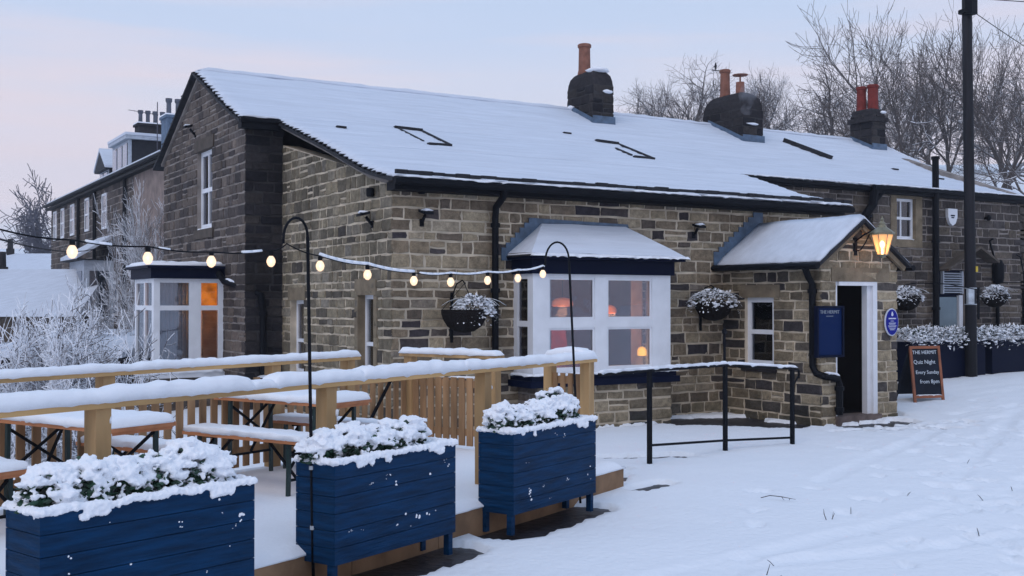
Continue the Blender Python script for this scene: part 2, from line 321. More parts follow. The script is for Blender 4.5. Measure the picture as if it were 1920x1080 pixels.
def snow_cap(mb, p0, p1, hw, h, seed=0, step=.04, ax=None, flat=.45, rag=.012, mi=0, k=9):
    """soft ridge of snow lying along p0-p1 (bottom line), half width hw, height h"""
    p0 = Vector(p0); p1 = Vector(p1); d = p1-p0; L = d.length; d.normalize(); sx = d.cross(Vector((0,0,1))).normalized(); n = max(3, int(L/step)); b = len(mb.v)
    for i in range(n+1):
        u = L*i/n; e = min(u, L-u)/max(h, .03); en = math.sqrt(max(0, 1-(1-min(1, e))**2)) if e < 1 else 1
        hh = h*(.25+.75*en)*(1+.32*nz(u*3, seed)+.24*nz(u*11, seed+5)+.10*nz(u*31, seed+6)); c = p0+d*u
        for j in range(k+1):
            t = PI*j/k; cs = math.cos(t); sn = math.sin(t)
            lat = hw*(1 if cs > 0 else -1)*abs(cs)**flat*(.9+.1*en); lat += rag*nz(u*9, j*.5+seed, 2)*2; ver = hh*max(sn,0)**(flat+.1)
            if j in (0, k): ver = -abs(rag)*max(0, nz(u*11, seed, j)*3)
            q = c+sx*lat; mb.v.append((q.x, q.y, q.z+ver))
    for i in range(n):
        for j in range(k): mb.f.append((b+i*(k+1)+j, b+i*(k+1)+j+1, b+(i+1)*(k+1)+j+1, b+(i+1)*(k+1)+j)); mb.m.append(mi)
        mb.f.append((b+i*(k+1), b+(i+1)*(k+1), b+(i+1)*(k+1)+k, b+i*(k+1)+k)); mb.m.append(mi)
    mb.f.append(tuple(b+j for j in range(k+1))); mb.m.append(mi); mb.f.append(tuple(b+n*(k+1)+j for j in range(k+1))); mb.m.append(mi)
    return mb

# ------------------------------------------------------------------ ground: one sheet of snow out to the hills
def base_z(x, y):
    v = Vector((x-CX, y-CY)); d = v.dot(FW); xc = v.dot(RT)
    z = .3*sstep(5.5, 15, x)*sstep(12, 2, y)
    z += 16*sstep(38, 118, d)*sstep(0, 13, xc)*(1+.04*nz(x*.03, y*.03))
    z += 15*sstep(110, 330, d)*sstep(10, -20, xc)*(1+.2*nz(x*.012, y*.012, 4))
    z -= .3*sstep(-1, 5, y)*sstep(-.4, -4, x)*sstep(40, 20, y)
    return z
def pdist(x, y, a, b):
    ax, ay = a; bx, by = b; dx, dy = bx-ax, by-ay; t = max(0, min(1, ((x-ax)*dx+(y-ay)*dy)/(dx*dx+dy*dy))); return math.hypot(x-ax-t*dx, y-ay-t*dy), t
BARE = [  # ground left clear of snow: (point, point, radius) under planters, along the walls, at the door
    ((4.40,-.38),(5.4,-.80),.40,.12), ((4.35,-.75),(5.25,-1.75),.42,.12), ((5.0,-.55),(5.5,-1.80),.30,.12), ((5.55,-1.8),(5.66,-2.1),.16,.06), ((-5.35,-7.72),(-4.32,-7.28),.22,.05), ((-3.62,-6.86),(-2.55,-6.36),.27,.05), ((-1.86,-6.05),(-.82,-5.57),.27,.05),
    ((6.0,-2.35),(6.95,-2.45),.24,.16), ((2.2,-.66),(4.35,-.66),.10,.12), ((1.6,-.2),(1.95,-.5),.10,.06), ((.9,-3.0),(2.1,-3.5),.15,.12), ((.20,-5.02),(.62,-4.86),.12,.03), ((.30,-4.45),(.52,-4.20),.14,.04), ((.75,-3.95),(.85,-3.92),.08,.03), ((5.4,-2.75),(6.8,-3.2),.05,.24), ((6.2,-2.75),(7.6,-3.1),.05,.24), ((6.0,-2.9),(6.9,-3.4),.05,.16),
    ((7.5,-2.0),(7.9,-1.2),.06,.1)]
def clear(x, y):
    r = -1
    for a, b, w, rg in BARE:
        if abs(x-a[0]) > 3 or abs(y-a[1]) > 3: continue
        d, _ = pdist(x, y, a, b); r = max(r, (w + rg*(nz(x*5, y*5, 1)+.6*nz(x*17, y*17, 3)) - d)/.05)
    return max(0, min(1, r+.5)) if r > -1 else 0
T1 = [((-3.2,-8.0),(-.9,-7.62)), ((-.9,-7.62),(1.3,-7.30)), ((1.3,-7.30),(4.6,-6.6)), ((-3.1,-8.3),(-1.0,-7.80)), ((-1.0,-7.80),(.6,-8.10)), ((.6,-8.1),(3.5,-8.3)), ((2,-5.6),(7,-3.2)), ((3,-6.3),(9,-2.9))]
rg = random.Random(5)
prints = []
for i in range(330):
    t = rg.random(); x = .2+11*t+rg.gauss(0, 1.1); y = -9.2+6.6*t+rg.gauss(0, 1.0)
    prints.append((x, y, rg.uniform(.06, .13), rg.uniform(0, PI)))
cells = {}
for p in prints: cells.setdefault((int(p[0]//.5), int(p[1]//.5)), []).append(p)
def snow_z(x, y, fine):
    z = base_z(x, y)
    if fine:
        z += .012*nz(x*1.3, y*1.3)+.006*nz(x*4, y*4, 2)
        tr = sstep(.5, 3.5, x-(y+8)*.4)*sstep(-11,-8,y)
        z += tr*(.010*nz(x*8, y*8, 5)+.014*nz(x*2.6, y*2.6, 7))
        for k, (a, b) in enumerate(T1):
            d, t = pdist(x, y, a, b)
            if d < .2: z -= (.030*(1-sstep(.05, .13, d))-.008*sstep(.12,.15,d)*(1-sstep(.15,.2,d)))*(.75+.6*nz(x*1.5, y*1.5, 9))
        ci, cj = int(x//.5), int(y//.5)
        for i in (ci-1, ci, ci+1):
            for j in (cj-1, cj, cj+1):
                for (px, py, r, a) in cells.get((i, j), ()):
                    dx, dy = x-px, y-py; u = dx*math.cos(a)+dy*math.sin(a); w = -dx*math.sin(a)+dy*math.cos(a); q = math.hypot(u/(r*1.7), w/r)
                    if q < 1.3: z -= .040*(1-sstep(.55, 1.0, q)) - .010*sstep(.9, 1.05, q)*(1-sstep(1.05, 1.3, q))
        z = max(z, base_z(x, y)-.034)
        cl = clear(x, y)
        # a little bank of snow piled toward the planters and the deck
        z = z - (.088+.02*(z-base_z(x,y) > 0))*cl
    return z
def axis(segs):
    o = [segs[0][0]]
    for a, b, st in segs:
        n = max(1, int(round((b-a)/st))); o += [a+(b-a)*(i+1)/n for i in range(n)]
    return o
xs = axis([(-900,-300,100),(-300,-60,20),(-60,-12,4),(-12,-6,.3),(-6,8,.05),(8,14,.12),(14,30,1),(30,120,4),(120,300,12),(300,1200,150)])
ys = axis([(-500,-60,60),(-60,-14,4),(-14,-9,.25),(-9,.2,.05),(.2,3,.14),(3,30,1.5),(30,130,4),(130,330,12),(330,1400,150)])
gb = MB(); nx, ny = len(xs), len(ys)
fin = [[(-6.5 < x < 14.5 and -10 < y < 2.5) for x in xs] for y in ys]
for j, y in enumerate(ys):
    for i, x in enumerate(xs): gb.v.append((x, y, snow_z(x, y, fin[j][i])))
for j in range(ny-1):
    for i in range(nx-1): gb.f.append((j*nx+i, j*nx+i+1, (j+1)*nx+i+1, (j+1)*nx+i)); gb.m.append(0)
tag(gb.build('ground', M['ground_snow'], smooth=True, fix=False), kind='structure')
pb = MB(); px_ = axis([(-6.6,10.5,.3)]); py_ = axis([(-8.6,1,.3)])
for y in py_:
    for x in px_: pb.v.append((x, y, base_z(x, y)-.048+.006*nz(x*3, y*3)))
for j in range(len(py_)-1):
    for i in range(len(px_)-1): pb.f.append((j*len(px_)+i, j*len(px_)+i+1, (j+1)*len(px_)+i+1, (j+1)*len(px_)+i)); pb.m.append(0)
tag(pb.build('paving', M['sky_bare'], smooth=True, fix=False), kind='structure')

# ------------------------------------------------------------------ stone walling
def clip(poly, cp):
    """Sutherland-Hodgman: poly clipped by convex cp (counter-clockwise)"""
    o = poly
    for i in range(len(cp)):
        a = cp[i]; b = cp[(i+1) % len(cp)]; ex, ey = b[0]-a[0], b[1]-a[1]; q = []
        if not o: return []
        sgn = [ex*(p[1]-a[1])-ey*(p[0]-a[0]) for p in o]
        for k in range(len(o)):
            k2 = (k+1) % len(o)
            if sgn[k] >= 0: q.append(o[k])
            if (sgn[k] >= 0) != (sgn[k2] >= 0):
                t = sgn[k]/(sgn[k]-sgn[k2]); q.append((o[k][0]+(o[k2][0]-o[k][0])*t, o[k][1]+(o[k2][1]-o[k][1])*t))
        o = q
    return o
rr = random.Random(11)
ROWS = [-.6]
while ROWS[-1] < 7.6: ROWS.append(ROWS[-1]+rr.choice((.11,.125,.14,.15,.165,.19)))
def stone_wall(name, parent, P0, u, L, z0, z1, mats, holes=(), poly=None, thick=.28, wr=(.16,.46), seed=1, gap=.014, rows=None, proud=.014, back=True):
    """holes: (u0,u1,z0,z1).  Outward normal is u turned clockwise seen from above."""
    r = random.Random(seed); mb = MB(); ux, uy = u; nx_, ny_ = uy, -ux; rows = rows or ROWS
    if poly is None: poly = [(0,z0),(L,z0),(L,z1),(0,z1)]
    bpoly = [(min(max(p[0], .004), L-.004), p[1]) for p in poly]
    poly = [(-.013 if p[0] <= 0 else L+.013 if p[0] >= L else p[0], p[1]) for p in poly]
    def P(a, z, o): return (P0[0]+ux*a+nx_*o, P0[1]+uy*a+ny_*o, z)
    if back:
        ub = sorted(set([-.02, L+.02]+[h[0] for h in holes]+[h[1] for h in holes])); zb = sorted(set([z0, max(p[1] for p in poly)]+[h[2] for h in holes]+[h[3] for h in holes]))
        for a, b in zip(ub, ub[1:]):
            for c, d in zip(zb, zb[1:]):
                m_, n_ = (a+b)/2, (c+d)/2
                if any(h[0] < m_ < h[1] and h[2] < n_ < h[3] for h in holes): continue
                q = clip([(a,c),(b,c),(b,d),(a,d)], bpoly)
                if len(q) > 2: mb.prism([P(x, z, 0) for x, z in q], (-nx_*thick, -ny_*thick, 0), 0)
    def put(a, b, c, d):
        if b-a < .035 or d-c < .035: return
        j = lambda: r.uniform(-.009, .009)
        g = gap*r.uniform(.7, 1.3)
        q = [(a+g+j(), c+g+j()), ((a+b)/2+j(), c+g+j()), (b-g+j(), c+g+j()), (b-g+j()*1.4, (c+d)/2), (b-g+j(), d-g+j()), ((a+b)/2+j(), d-g+j()), (a+g+j(), d-g+j()), (a+g+j()*1.4, (c+d)/2)]
        q = clip(q, poly)
        if len(q) < 3: return
        cx = sum(p[0] for p in q)/len(q); cz = sum(p[1] for p in q)/len(q); pr_ = proud*r.uniform(.5, 1.5); k = len(q); bs = len(mb.v)
        tx, tz = r.uniform(-.03,.03), r.uniform(-.05,.05)
        for x, z in q: mb.v.append(P(x, z, -.012))
        for x, z in q: mb.v.append(P(x, z, pr_*.55))
        for x, z in q:
            dx, dz = x-cx, z-cz; s_ = max(.3, 1-.012/max(.02, math.hypot(dx, dz))); mb.v.append(P(cx+dx*s_, cz+dz*s_, pr_+tx*dx+tz*dz))
        for lv in (0, 1):
            for i in range(k): i2 = (i+1) % k; mb.f.append((bs+lv*k+i, bs+lv*k+i2, bs+(lv+1)*k+i2, bs+(lv+1)*k+i)); mb.m.append(1)
        mb.f.append(tuple(bs+2*k+i for i in range(k))); mb.m.append(1)
    zt = max(p[1] for p in poly); ri = 0
    for c, d in zip(rows, rows[1:]):
        ri += 1
        if d <= z0+.03 or c >= zt: continue
        c = max(c, z0)
        a = -(r.random()*.12) if ri % 2 else 0; cuts = [-.02]
        x = r.uniform(*wr)*(1.15 if ri % 2 else .6)
        while x < L-.12: cuts.append(x); x += r.uniform(*wr)*(1.3 if r.random() < .18 else 1)
        cuts.append(L+.02)
        hs = [h for h in holes if h[2] < d-.01 and h[3] > c+.01]
        for h in hs: cuts += [h[0], h[1]]
        cuts = sorted(cuts); cc = [cuts[0]]
        for x in cuts[1:]:
            if x-cc[-1] > .001: cc.append(x)
        hx = set(); [hx.update((h[0], h[1])) for h in hs]
        # drop cuts that would leave slivers beside an opening
        c2 = []
        for x in cc:
            if x not in hx and x not in (-.02, L+.02) and any(abs(x-y) < .08 for y in list(hx)+[0, L]): continue
            c2.append(x)
        for a, b in zip(c2, c2[1:]):
            h = next((h for h in hs if h[0]-1e-6 <= (a+b)/2 <= h[1]+1e-6), None)
            if h is None:
                if d-c > .15 and r.random() < .10: mzz = (c+d)/2; put(a, b, c, mzz); put(a, b, mzz, d)
                else: put(a, b, c, d)
            else:
                put(a, b, c, min(d, h[2])); put(a, b, max(c, h[3]), d)
    return mb.build(name, mats, parent, fix=True)
def wbox(mb, P0, u, a0, a1, z0, z1, o0, o1, mi=0):
    """box in wall coordinates: along a0..a1, height z0..z1, outward offsets o0..o1"""
    ux, uy = u; nx_, ny_ = uy, -ux
    return mb.box(a0, a1, o0, o1, z0, z1, mi, lambda x, y, z: (P0[0]+ux*x+nx_*y, P0[1]+uy*x+ny_*y, z))
def build_boxes(mb, name, m, parent):
    for i in range(len(mb.v)//8):
        q = MB(); q.v = mb.v[i*8:i*8+8]; q.f = [tuple(v-i*8 for v in f) for f in mb.f[i*6:i*6+6]]; q.m = [0]*6; q.build(name, m, parent)
def sash(parent, P0, u, a0, a1, z0, z1, rec=.08, fw=.06, rails=(.5,), mulls=(), glass='glass', reveal=.2, name='window', blind=False, sill=None, snow=.0):
    """timber window: frame (mesh of its own) with pane children; recessed by rec"""
    f = MB(); F = lambda x0, x1, y0, y1, o0=-rec-.05, o1=-rec: wbox(f, P0, u, x0, x1, y0, y1, o0, o1)
    F(a0, a0+fw, z0, z1); F(a1-fw, a1, z0, z1); F(a0+fw, a1-fw, z1-fw, z1); F(a0+fw, a1-fw, z0, z0+fw*1.2)
    zs = [z0+fw*1.2]; 
    for q in rails: zz = z0+(z1-z0)*q; F(a0+fw, a1-fw, zz-fw*.45, zz+fw*.45, -rec-.045, -rec+.004); zs += [zz-fw*.45, zz+fw*.45]
    zs.append(z1-fw); as_ = [a0+fw]
    for q in mulls:
        aa = a0+(a1-a0)*q
        for c, d in zip(zs[::2], zs[1::2]): F(aa-fw*.28, aa+fw*.28, c, d, -rec-.04, -rec-.002)
        as_ += [aa-fw*.28, aa+fw*.28]
    as_.append(a1-fw)
    w = f.build(name, M['white'], parent)
    for a, b in zip(as_[::2], as_[1::2]):
        for c, d in zip(zs[::2], zs[1::2]):
            g = MB(); wbox(g, P0, u, a, b, c, d, -rec-.035, -rec-.027); g.build('pane', M[glass], w)
    if blind:
        g = MB(); wbox(g, P0, u, a0+.02, a1-.02, z0+(z1-z0)*(.0 if blind is True else blind), z1-.02, -rec-.14, -rec-.12); g.build('blind', M['blind'], w)
    if snow:
        g = MB(); ux, uy = u; n_ = (uy, -ux)
        pa = (P0[0]+ux*a0+n_[0]*-.03, P0[1]+uy*a0+n_[1]*-.03, z0); pb_ = (P0[0]+ux*a1+n_[0]*-.03, P0[1]+uy*a1+n_[1]*-.03, z0)
        snow_cap(g, pa, pb_, .04, snow, seed=a0); g.build('snow', M['snow'], w, smooth=True)
    return w

# ------------------------------------------------------------------ the stone pub
pub = empty('stone_pub', (0, 0, 0))
tag(pub, 'long low stone pub with snow covered roof, three chimneys and a gabled porch', 'pub')
XU, YD = (1,0), (0,-1)
RP = [(-.34,3.43),(0,3.49),(.6,3.63),(1.2,3.83),(2.08,4.13),(3.2,4.48),(4.22,4.80),(5,5.13),(6.2,5.70),(6.85,5.99)]
def rz(y):
    if y >= 6.85: return 5.99-(y-6.85)*.50
    if y <= RP[0][0]: return RP[0][1]
    for (a,b),(c,d) in zip(RP, RP[1:]):
        if y <= c: return b+(d-b)*(y-a)/(c-a)
# walls (openings: along, height)
front_h = [(1.99, 4.15, -.1, 2.2)]
stone_wall('wall', pub, (0,0), XU, 8.1, -.45, 3.36, [M['mortar'], M['stone']], front_h, seed=3)
side_h = [(4.22-3.84, 4.22-3.24, .60, 1.77), (4.22-1.10, 4.22-.56, .66, 1.84)]
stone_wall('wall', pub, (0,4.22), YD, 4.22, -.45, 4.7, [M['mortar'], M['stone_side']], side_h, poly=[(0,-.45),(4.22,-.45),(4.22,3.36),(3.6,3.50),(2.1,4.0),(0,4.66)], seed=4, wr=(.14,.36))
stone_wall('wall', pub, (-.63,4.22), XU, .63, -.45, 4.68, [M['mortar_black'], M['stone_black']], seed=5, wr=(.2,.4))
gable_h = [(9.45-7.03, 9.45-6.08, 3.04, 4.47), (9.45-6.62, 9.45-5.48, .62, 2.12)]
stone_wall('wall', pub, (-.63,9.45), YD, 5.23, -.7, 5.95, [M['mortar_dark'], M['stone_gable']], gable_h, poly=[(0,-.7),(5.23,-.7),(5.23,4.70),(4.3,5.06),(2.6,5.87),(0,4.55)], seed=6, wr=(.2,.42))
hr = [(12.24-8.1, 12.83-8.1, 3.02, 3.87)]
stone_wall('wall', pub, (8.1,2.1), XU, 3.45, -.4, 4.12, [M['mortar_dark'], M['stone_right']], seed=7)
stone_wall('wall', pub, (11.55,2.0), XU, 5.05, -.4, 4.10, [M['mortar_dark'], M['stone_right']], [(12.24-11.55, 12.83-11.55, 3.02, 3.87), (13.46-11.55,14.42-11.55,.3,2.42)], seed=8)
cl = MB()   # rear, right and hidden walls that close the building
cl.box(-.35, 16.9, 9.25, 9.45, -.7, 4.5); cl.prism([(8.1,.02,-.4),(8.1,2.35,-.4),(8.1,2.35,4.1),(8.1,.02,3.36)], (-.28,0,0))
cl.prism([(16.6,2.0,-.4),(17.1,9.45,-.4),(17.1,9.45,4.5),(17.05,6.85,5.85),(16.6,2.0,4.1)], (-.25,0,0))
cl.box(-.3, 16.4, 2.4, 9.2, -.35, -.3); cl.box(.02, 8, .02, 2.4, -.35, -.3)
cl.build('rear_wall', M['mortar_dark'], pub)
# dressed stone: lintels, sills, surrounds
ls = MB()
wbox(ls, (0,4.22), YD, .30, 1.06, 1.767, 1.97, -.2, .02); wbox(ls, (0,4.22), YD, 3.02, 3.74, 1.837, 2.06, -.2, .02)
wbox(ls, (0,4.22), YD, .30, 1.06, .50, .603, -.2, .03); wbox(ls, (0,4.22), YD, 3.02, 3.74, .55, .663, -.2, .03)
for q in ((3.12-.11, 3.123),(3.657, 3.77)): wbox(ls, (0,4.22), YD, q[0], q[1], .665, 1.835, -.2, .016)
build_boxes(ls, 'lintel', M['lintel'], pub)
ls = MB(); wbox(ls, (-.63,9.45), YD, 2.3, 3.5, 4.467, 4.68, -.2, .03); wbox(ls, (-.63,9.45), YD, 2.3, 3.5, 2.88, 3.043, -.2, .04); build_boxes(ls, 'lintel', M['lintel_dark'], pub)
ls = MB(); a0 = 12.24-11.55; a1 = 12.83-11.55
for q in ((a0-.17, a0+.003, 2.86, 4.02), (a1-.003, a1+.2, 2.86, 4.02), (a0+.003, a1-.003, 3.867, 4.02), (a0+.003, a1-.003, 2.86, 3.023)): wbox(ls, (11.55,2.0), XU, *q, -.2, .022)
ls.build('window_surround', M['lintel'], pub)
sash(pub, (0,4.22), YD, .38, .98, .60, 1.77, rec=.10, rails=(.45,), snow=.02)
sash(pub, (0,4.22), YD, 3.12, 3.66, .66, 1.84, rec=.10, rails=(.42,), snow=.02, glass='glass_dark')
sash(pub, (-.63,9.45), YD, 2.42, 3.37, 3.04, 4.47, rec=.07, rails=(.5,), mulls=(.5,), blind=.02, snow=.03, fw=.085)
sash(pub, (11.55,2.0), XU, a0, a1, 3.02, 3.87, rec=.06, rails=(.52,), mulls=(.38,), fw=.06, snow=.02)
# roof: slates, then the snow on them
def xl(y): return -.76 if y > 4.10 else -.13
def xr(y):
    if y < 2.03: return 8.24
    return 16.68+(y-2.0)*.115 if y < 6.85 else 17.24
roof_root = None
def roof_patch(mb, x0f, x1f, y0, y1, top, bot, stx=.12, sty=.07, ripple=True, seed=0, rag=0, mi=0):
    n = max(2, int((y1-y0)/sty)); m = max(2, int((x1f(y1)-x0f(y1))/stx)); b = len(mb.v)
    for lev in (0, 1):
        for j in range(n+1):
            y = y0+(y1-y0)*j/n; X0 = x0f(y); X1 = x1f(y)
            for i in range(m+1):
                x = X0+(X1-X0)*i/m; ed = min(abs(x-X0), abs(x-X1), y-y0+ (9 if y0 > 5 and False else 0)); 
                xx = x; yy = y
                if rag:
                    if i == 0: xx += rag*(nz(y*4, seed)+.7*nz(y*15, seed+3))
                    if i == m: xx += rag*(nz(y*4, seed+9)+.7*nz(y*15, seed+7))
                    if j == 0: yy += rag*.7*(nz(x*3, seed+5)+.8*nz(x*12, seed+6))
                z = rz(y)
                if lev == 0:
                    z += top
                    if ripple:
                        s_ = math.hypot(y, z)*1; ph = (y*1.09) % .26/.26
                        z += -.013*ph+.014*nz(x*.9, y*1.3, seed)+.009*nz(x*2.1, y*9, seed+2)+.005*nz(x*9, y*25, seed+4)
                        ed2 = min(abs(x-X0), abs(x-X1), abs(y-y0)); z -= .05*(1-sstep(0, .09, ed2))
                else: z += bot
                mb.v.append((xx, yy, z))
    N = (n+1)*(m+1); idx = lambda l, j, i: b+l*N+j*(m+1)+i
    for j in range(n):
        for i in range(m):
            mb.f.append((idx(0,j,i), idx(0,j,i+1), idx(0,j+1,i+1), idx(0,j+1,i))); mb.m.append(mi); mb.f.append((idx(1,j,i), idx(1,j+1,i), idx(1,j+1,i+1), idx(1,j,i+1))); mb.m.append(mi)
    for i in range(m):
        for j in (0, n): mb.f.append((idx(0,j,i), idx(0,j,i+1), idx(1,j,i+1), idx(1,j,i))); mb.m.append(mi)
    for j in range(n):
        for i in (0, m): mb.f.append((idx(0,j,i), idx(0,j+1,i), idx(1,j+1,i), idx(1,j,i))); mb.m.append(mi)
sl = MB()
e_ = .05
k1 = 2.03; k2 = 4.10
roof_patch(sl, lambda y: -.13-.03, lambda y: 8.24+.03, -.37, k1, -.085, -.13, .3, .2, False, 1, .02)
roof_patch(sl, lambda y: -.16, lambda y: xr(y)+.03, k1-.02, k2, -.085, -.13, .3, .2, False, 2, .02)
roof_patch(sl, lambda y: -.79, lambda y: xr(y)+.03, k2-.04, 6.85, -.085, -.13, .3, .2, False, 3, .02)
roof_patch(sl, lambda y: -.79, lambda y: 17.25, 6.85, 9.75, -.085, -.13, .6, .4, False, 4, .02)
# broken slate ends along the left verge
r = random.Random(8)
for y_ in [i*.16 for i in range(60)]:
    if y_ > 9.6: continue
    x0_ = xl(y_); w_ = r.uniform(.10,.2); z_ = rz(y_)-.075
    sl.bar((x0_-r.uniform(.0,.04), y_, z_), (x0_+.12, y_, z_+.0), w_, .018, 0)
roof = sl.build('roof', M['slate'], pub)
sn = MB()
roof_patch(sn, lambda y: -.11, lambda y: 8.23, -.31, k1+.02, .0, -.08, .1, .05, True, 1, .03)
roof_patch(sn, lambda y: -.11, lambda y: xr(y), k1, k2+.02, .0, -.08, .1, .05, True, 1, .02)
roof_patch(sn, lambda y: -.74, lambda y: xr(y), k2, 6.86, .0, -.08, .1, .05, True, 1, .03)
roof_patch(sn, lambda y: -.74, lambda y: 17.2, 6.83, 9.7, .0, -.08, .3, .2, True, 5, .03)
snow_cap(sn, (-.7, 6.84, 5.93), (17.1, 6.84, 5.93), .12, .085, seed=3, step=.2, flat=.9)
for a, b in ((2.1,3.2),(3.2,4.22),(4.22,5.2),(5.2,6.8)): snow_cap(sn, (xr(a)-.03,a,rz(a)-.04), (xr(b)-.03,b,rz(b)-.04), .09, .08, seed=a, step=.1, flat=.9)
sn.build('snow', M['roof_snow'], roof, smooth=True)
# skylights showing through the snow
def roofbar(mb, x0, y0, x1, y1, w, h, lift=.0): mb.bar((x0, y0, rz(y0)+lift), (x1, y1, rz(y1)+lift), w, h, 0)
for q in (0, 1, 2):
    k = MB()
    if q == 0: roofbar(k,1.93,4.05,2.42,3.97,.13,.05); roofbar(k,2.40,3.95,2.25,2.6,.035,.04); roofbar(k,1.80,2.50,2.22,2.52,.09,.05); roofbar(k,1.97,3.98,1.84,2.75,.035,.03)
    if q == 1: roofbar(k,6.50,4.50,6.98,4.42,.13,.05); roofbar(k,6.98,4.4,6.74,2.95,.035,.04); roofbar(k,6.30,3.0,6.7,2.92,.10,.05); roofbar(k,6.55,3.9,6.4,3.2,.04,.03)
    if q == 2: roofbar(k,13.02,5.92,13.40,4.80,.11,.16)
    k.build('skylight', M['slate'], roof)
k = MB()
for (x_, y_) in ((.66,3.55),(6.0,4.9),(15.0,4.4),(15.6,3.6)): roofbar(k, x_, y_, x_+.16, y_-.03, .1, .03)
k.build('roof_vent', M['slate'], roof)
# gutters, fascias, drainpipes
g = MB(); g.box(-.1, 8.2, -.30, -.05, 3.20, 3.31); g.build('fascia', M['black'], pub)
g = MB(); g.tube([(-.16,-.42,3.305),(8.26,-.42,3.275)], .055, 8); g.build('gutter', M['black'], pub)
g = MB(); r = random.Random(14); x = -.12
while x < 8.2: w = min(r.uniform(.16,.24), 8.27-x); y_ = -.385+r.uniform(-.012,.012); g.box(x+.002, x+w-.002, y_, -.33, 3.398+r.uniform(-.006,.006), 3.448+r.uniform(-.016,.006)); x += w
g.build('eaves_slate', M['slate'], roof)
r = random.Random(4)
for bx_, tb_ in (((8.3,11.5,1.93,2.05,3.95,4.06),((8.15,1.93,4.03),(11.55,1.93,4.02))), ((11.5,16.65,1.84,1.96,3.92,4.04),((11.4,1.84,4.03),(16.75,1.84,4.03)))):
    g = MB(); g.box(*bx_); g.build('fascia', M['black'], pub); g = MB(); g.tube(list(tb_), .055, 8); g.build('gutter', M['black'], pub)
g = MB(); g.tube([(-.78,4.02,4.66),(-.12,4.02,4.66)], .05, 8); g.build('gutter', M['black'], pub); g = MB(); g.box(-.76,-.1,4.03,4.2,4.53,4.68); g.build('fascia', M['black'], pub)
for a, b, y, z in ((-.1,8.2,-.425,3.345),(8.3,11.5,1.93,4.08),(11.6,16.6,1.84,4.08),(-.75,-.15,4.02,4.7)):
    x = a; g = MB()
    while x < b:
        L_ = r.uniform(.3, 1.6); snow_cap(g, (x,y-.01,z+.008), (min(b,x+L_),y-.01,z+.008), .045, .02, seed=x, step=.08); x += L_+r.uniform(.02,.25)
    g.build('gutter_snow', M['snow'], pub, smooth=True)
# mortar fillet under the left verge
g = MB()
for a, b in zip(RP[1:], RP[2:]):
    if b[0] <= 4.3: g.bar((-.03, a[0], a[1]-.17), (-.03, b[0], b[1]-.17), .05, .05)
for a, b in ((4.22,5.2),(5.2,6.85),(6.85,8.2),(8.2,9.5)): g.bar((-.66,a,rz(a)-.17), (-.66,b,rz(b)-.17), .05, .05)
g.build('verge_fillet', M['mortar_dark'], pub)
def pipe(pts, r=.045, brackets=(), parent=pub):
    g = MB(); g.tube(pts, r, 8)
    for b in brackets: g.lathe((b[0], b[1], b[2]), [(r+.018,-.03),(r+.018,.03)], 8)
    return g.build('drainpipe', M['black'], parent, smooth=False)
pipe([(1.52,-.40,3.3),(1.52,-.32,3.18),(1.52,-.12,3.05),(1.52,-.10,2.9),(1.52,-.10,0)], .05, [(1.52,-.1,z) for z in (2.8,1.9,.9)])
pipe([(13.3,1.86,4.75),(13.3,1.86,.3)], .07, [(13.3,1.86,z) for z in (4.74,3.0,1.6)])
pipe([(11.45,1.86,4.0),(11.45,1.9,3.7),(11.3,1.95,3.5),(11.3,1.95,2.9)], .09, [(11.3,1.93,3.45)])
pipe([(11.7,1.88,3.95),(11.3,1.92,3.55)], .05)
pipe([(-.75,5.27,2.22),(-.72,5.05,2.08),(-.45,4.3,1.90),(-.40,4.12,1.86),(-.36,4.12,1.6),(-.36,4.12,-.2)], .055, [(-.36,4.12,1.55),(-.36,4.12,.7)])
g = MB(); snow_cap(g, (-.70,5.0,2.12), (-.48,4.36,1.96), .03, .025, seed=2); g.build('pipe_snow', M['snow'], pub, smooth=True)
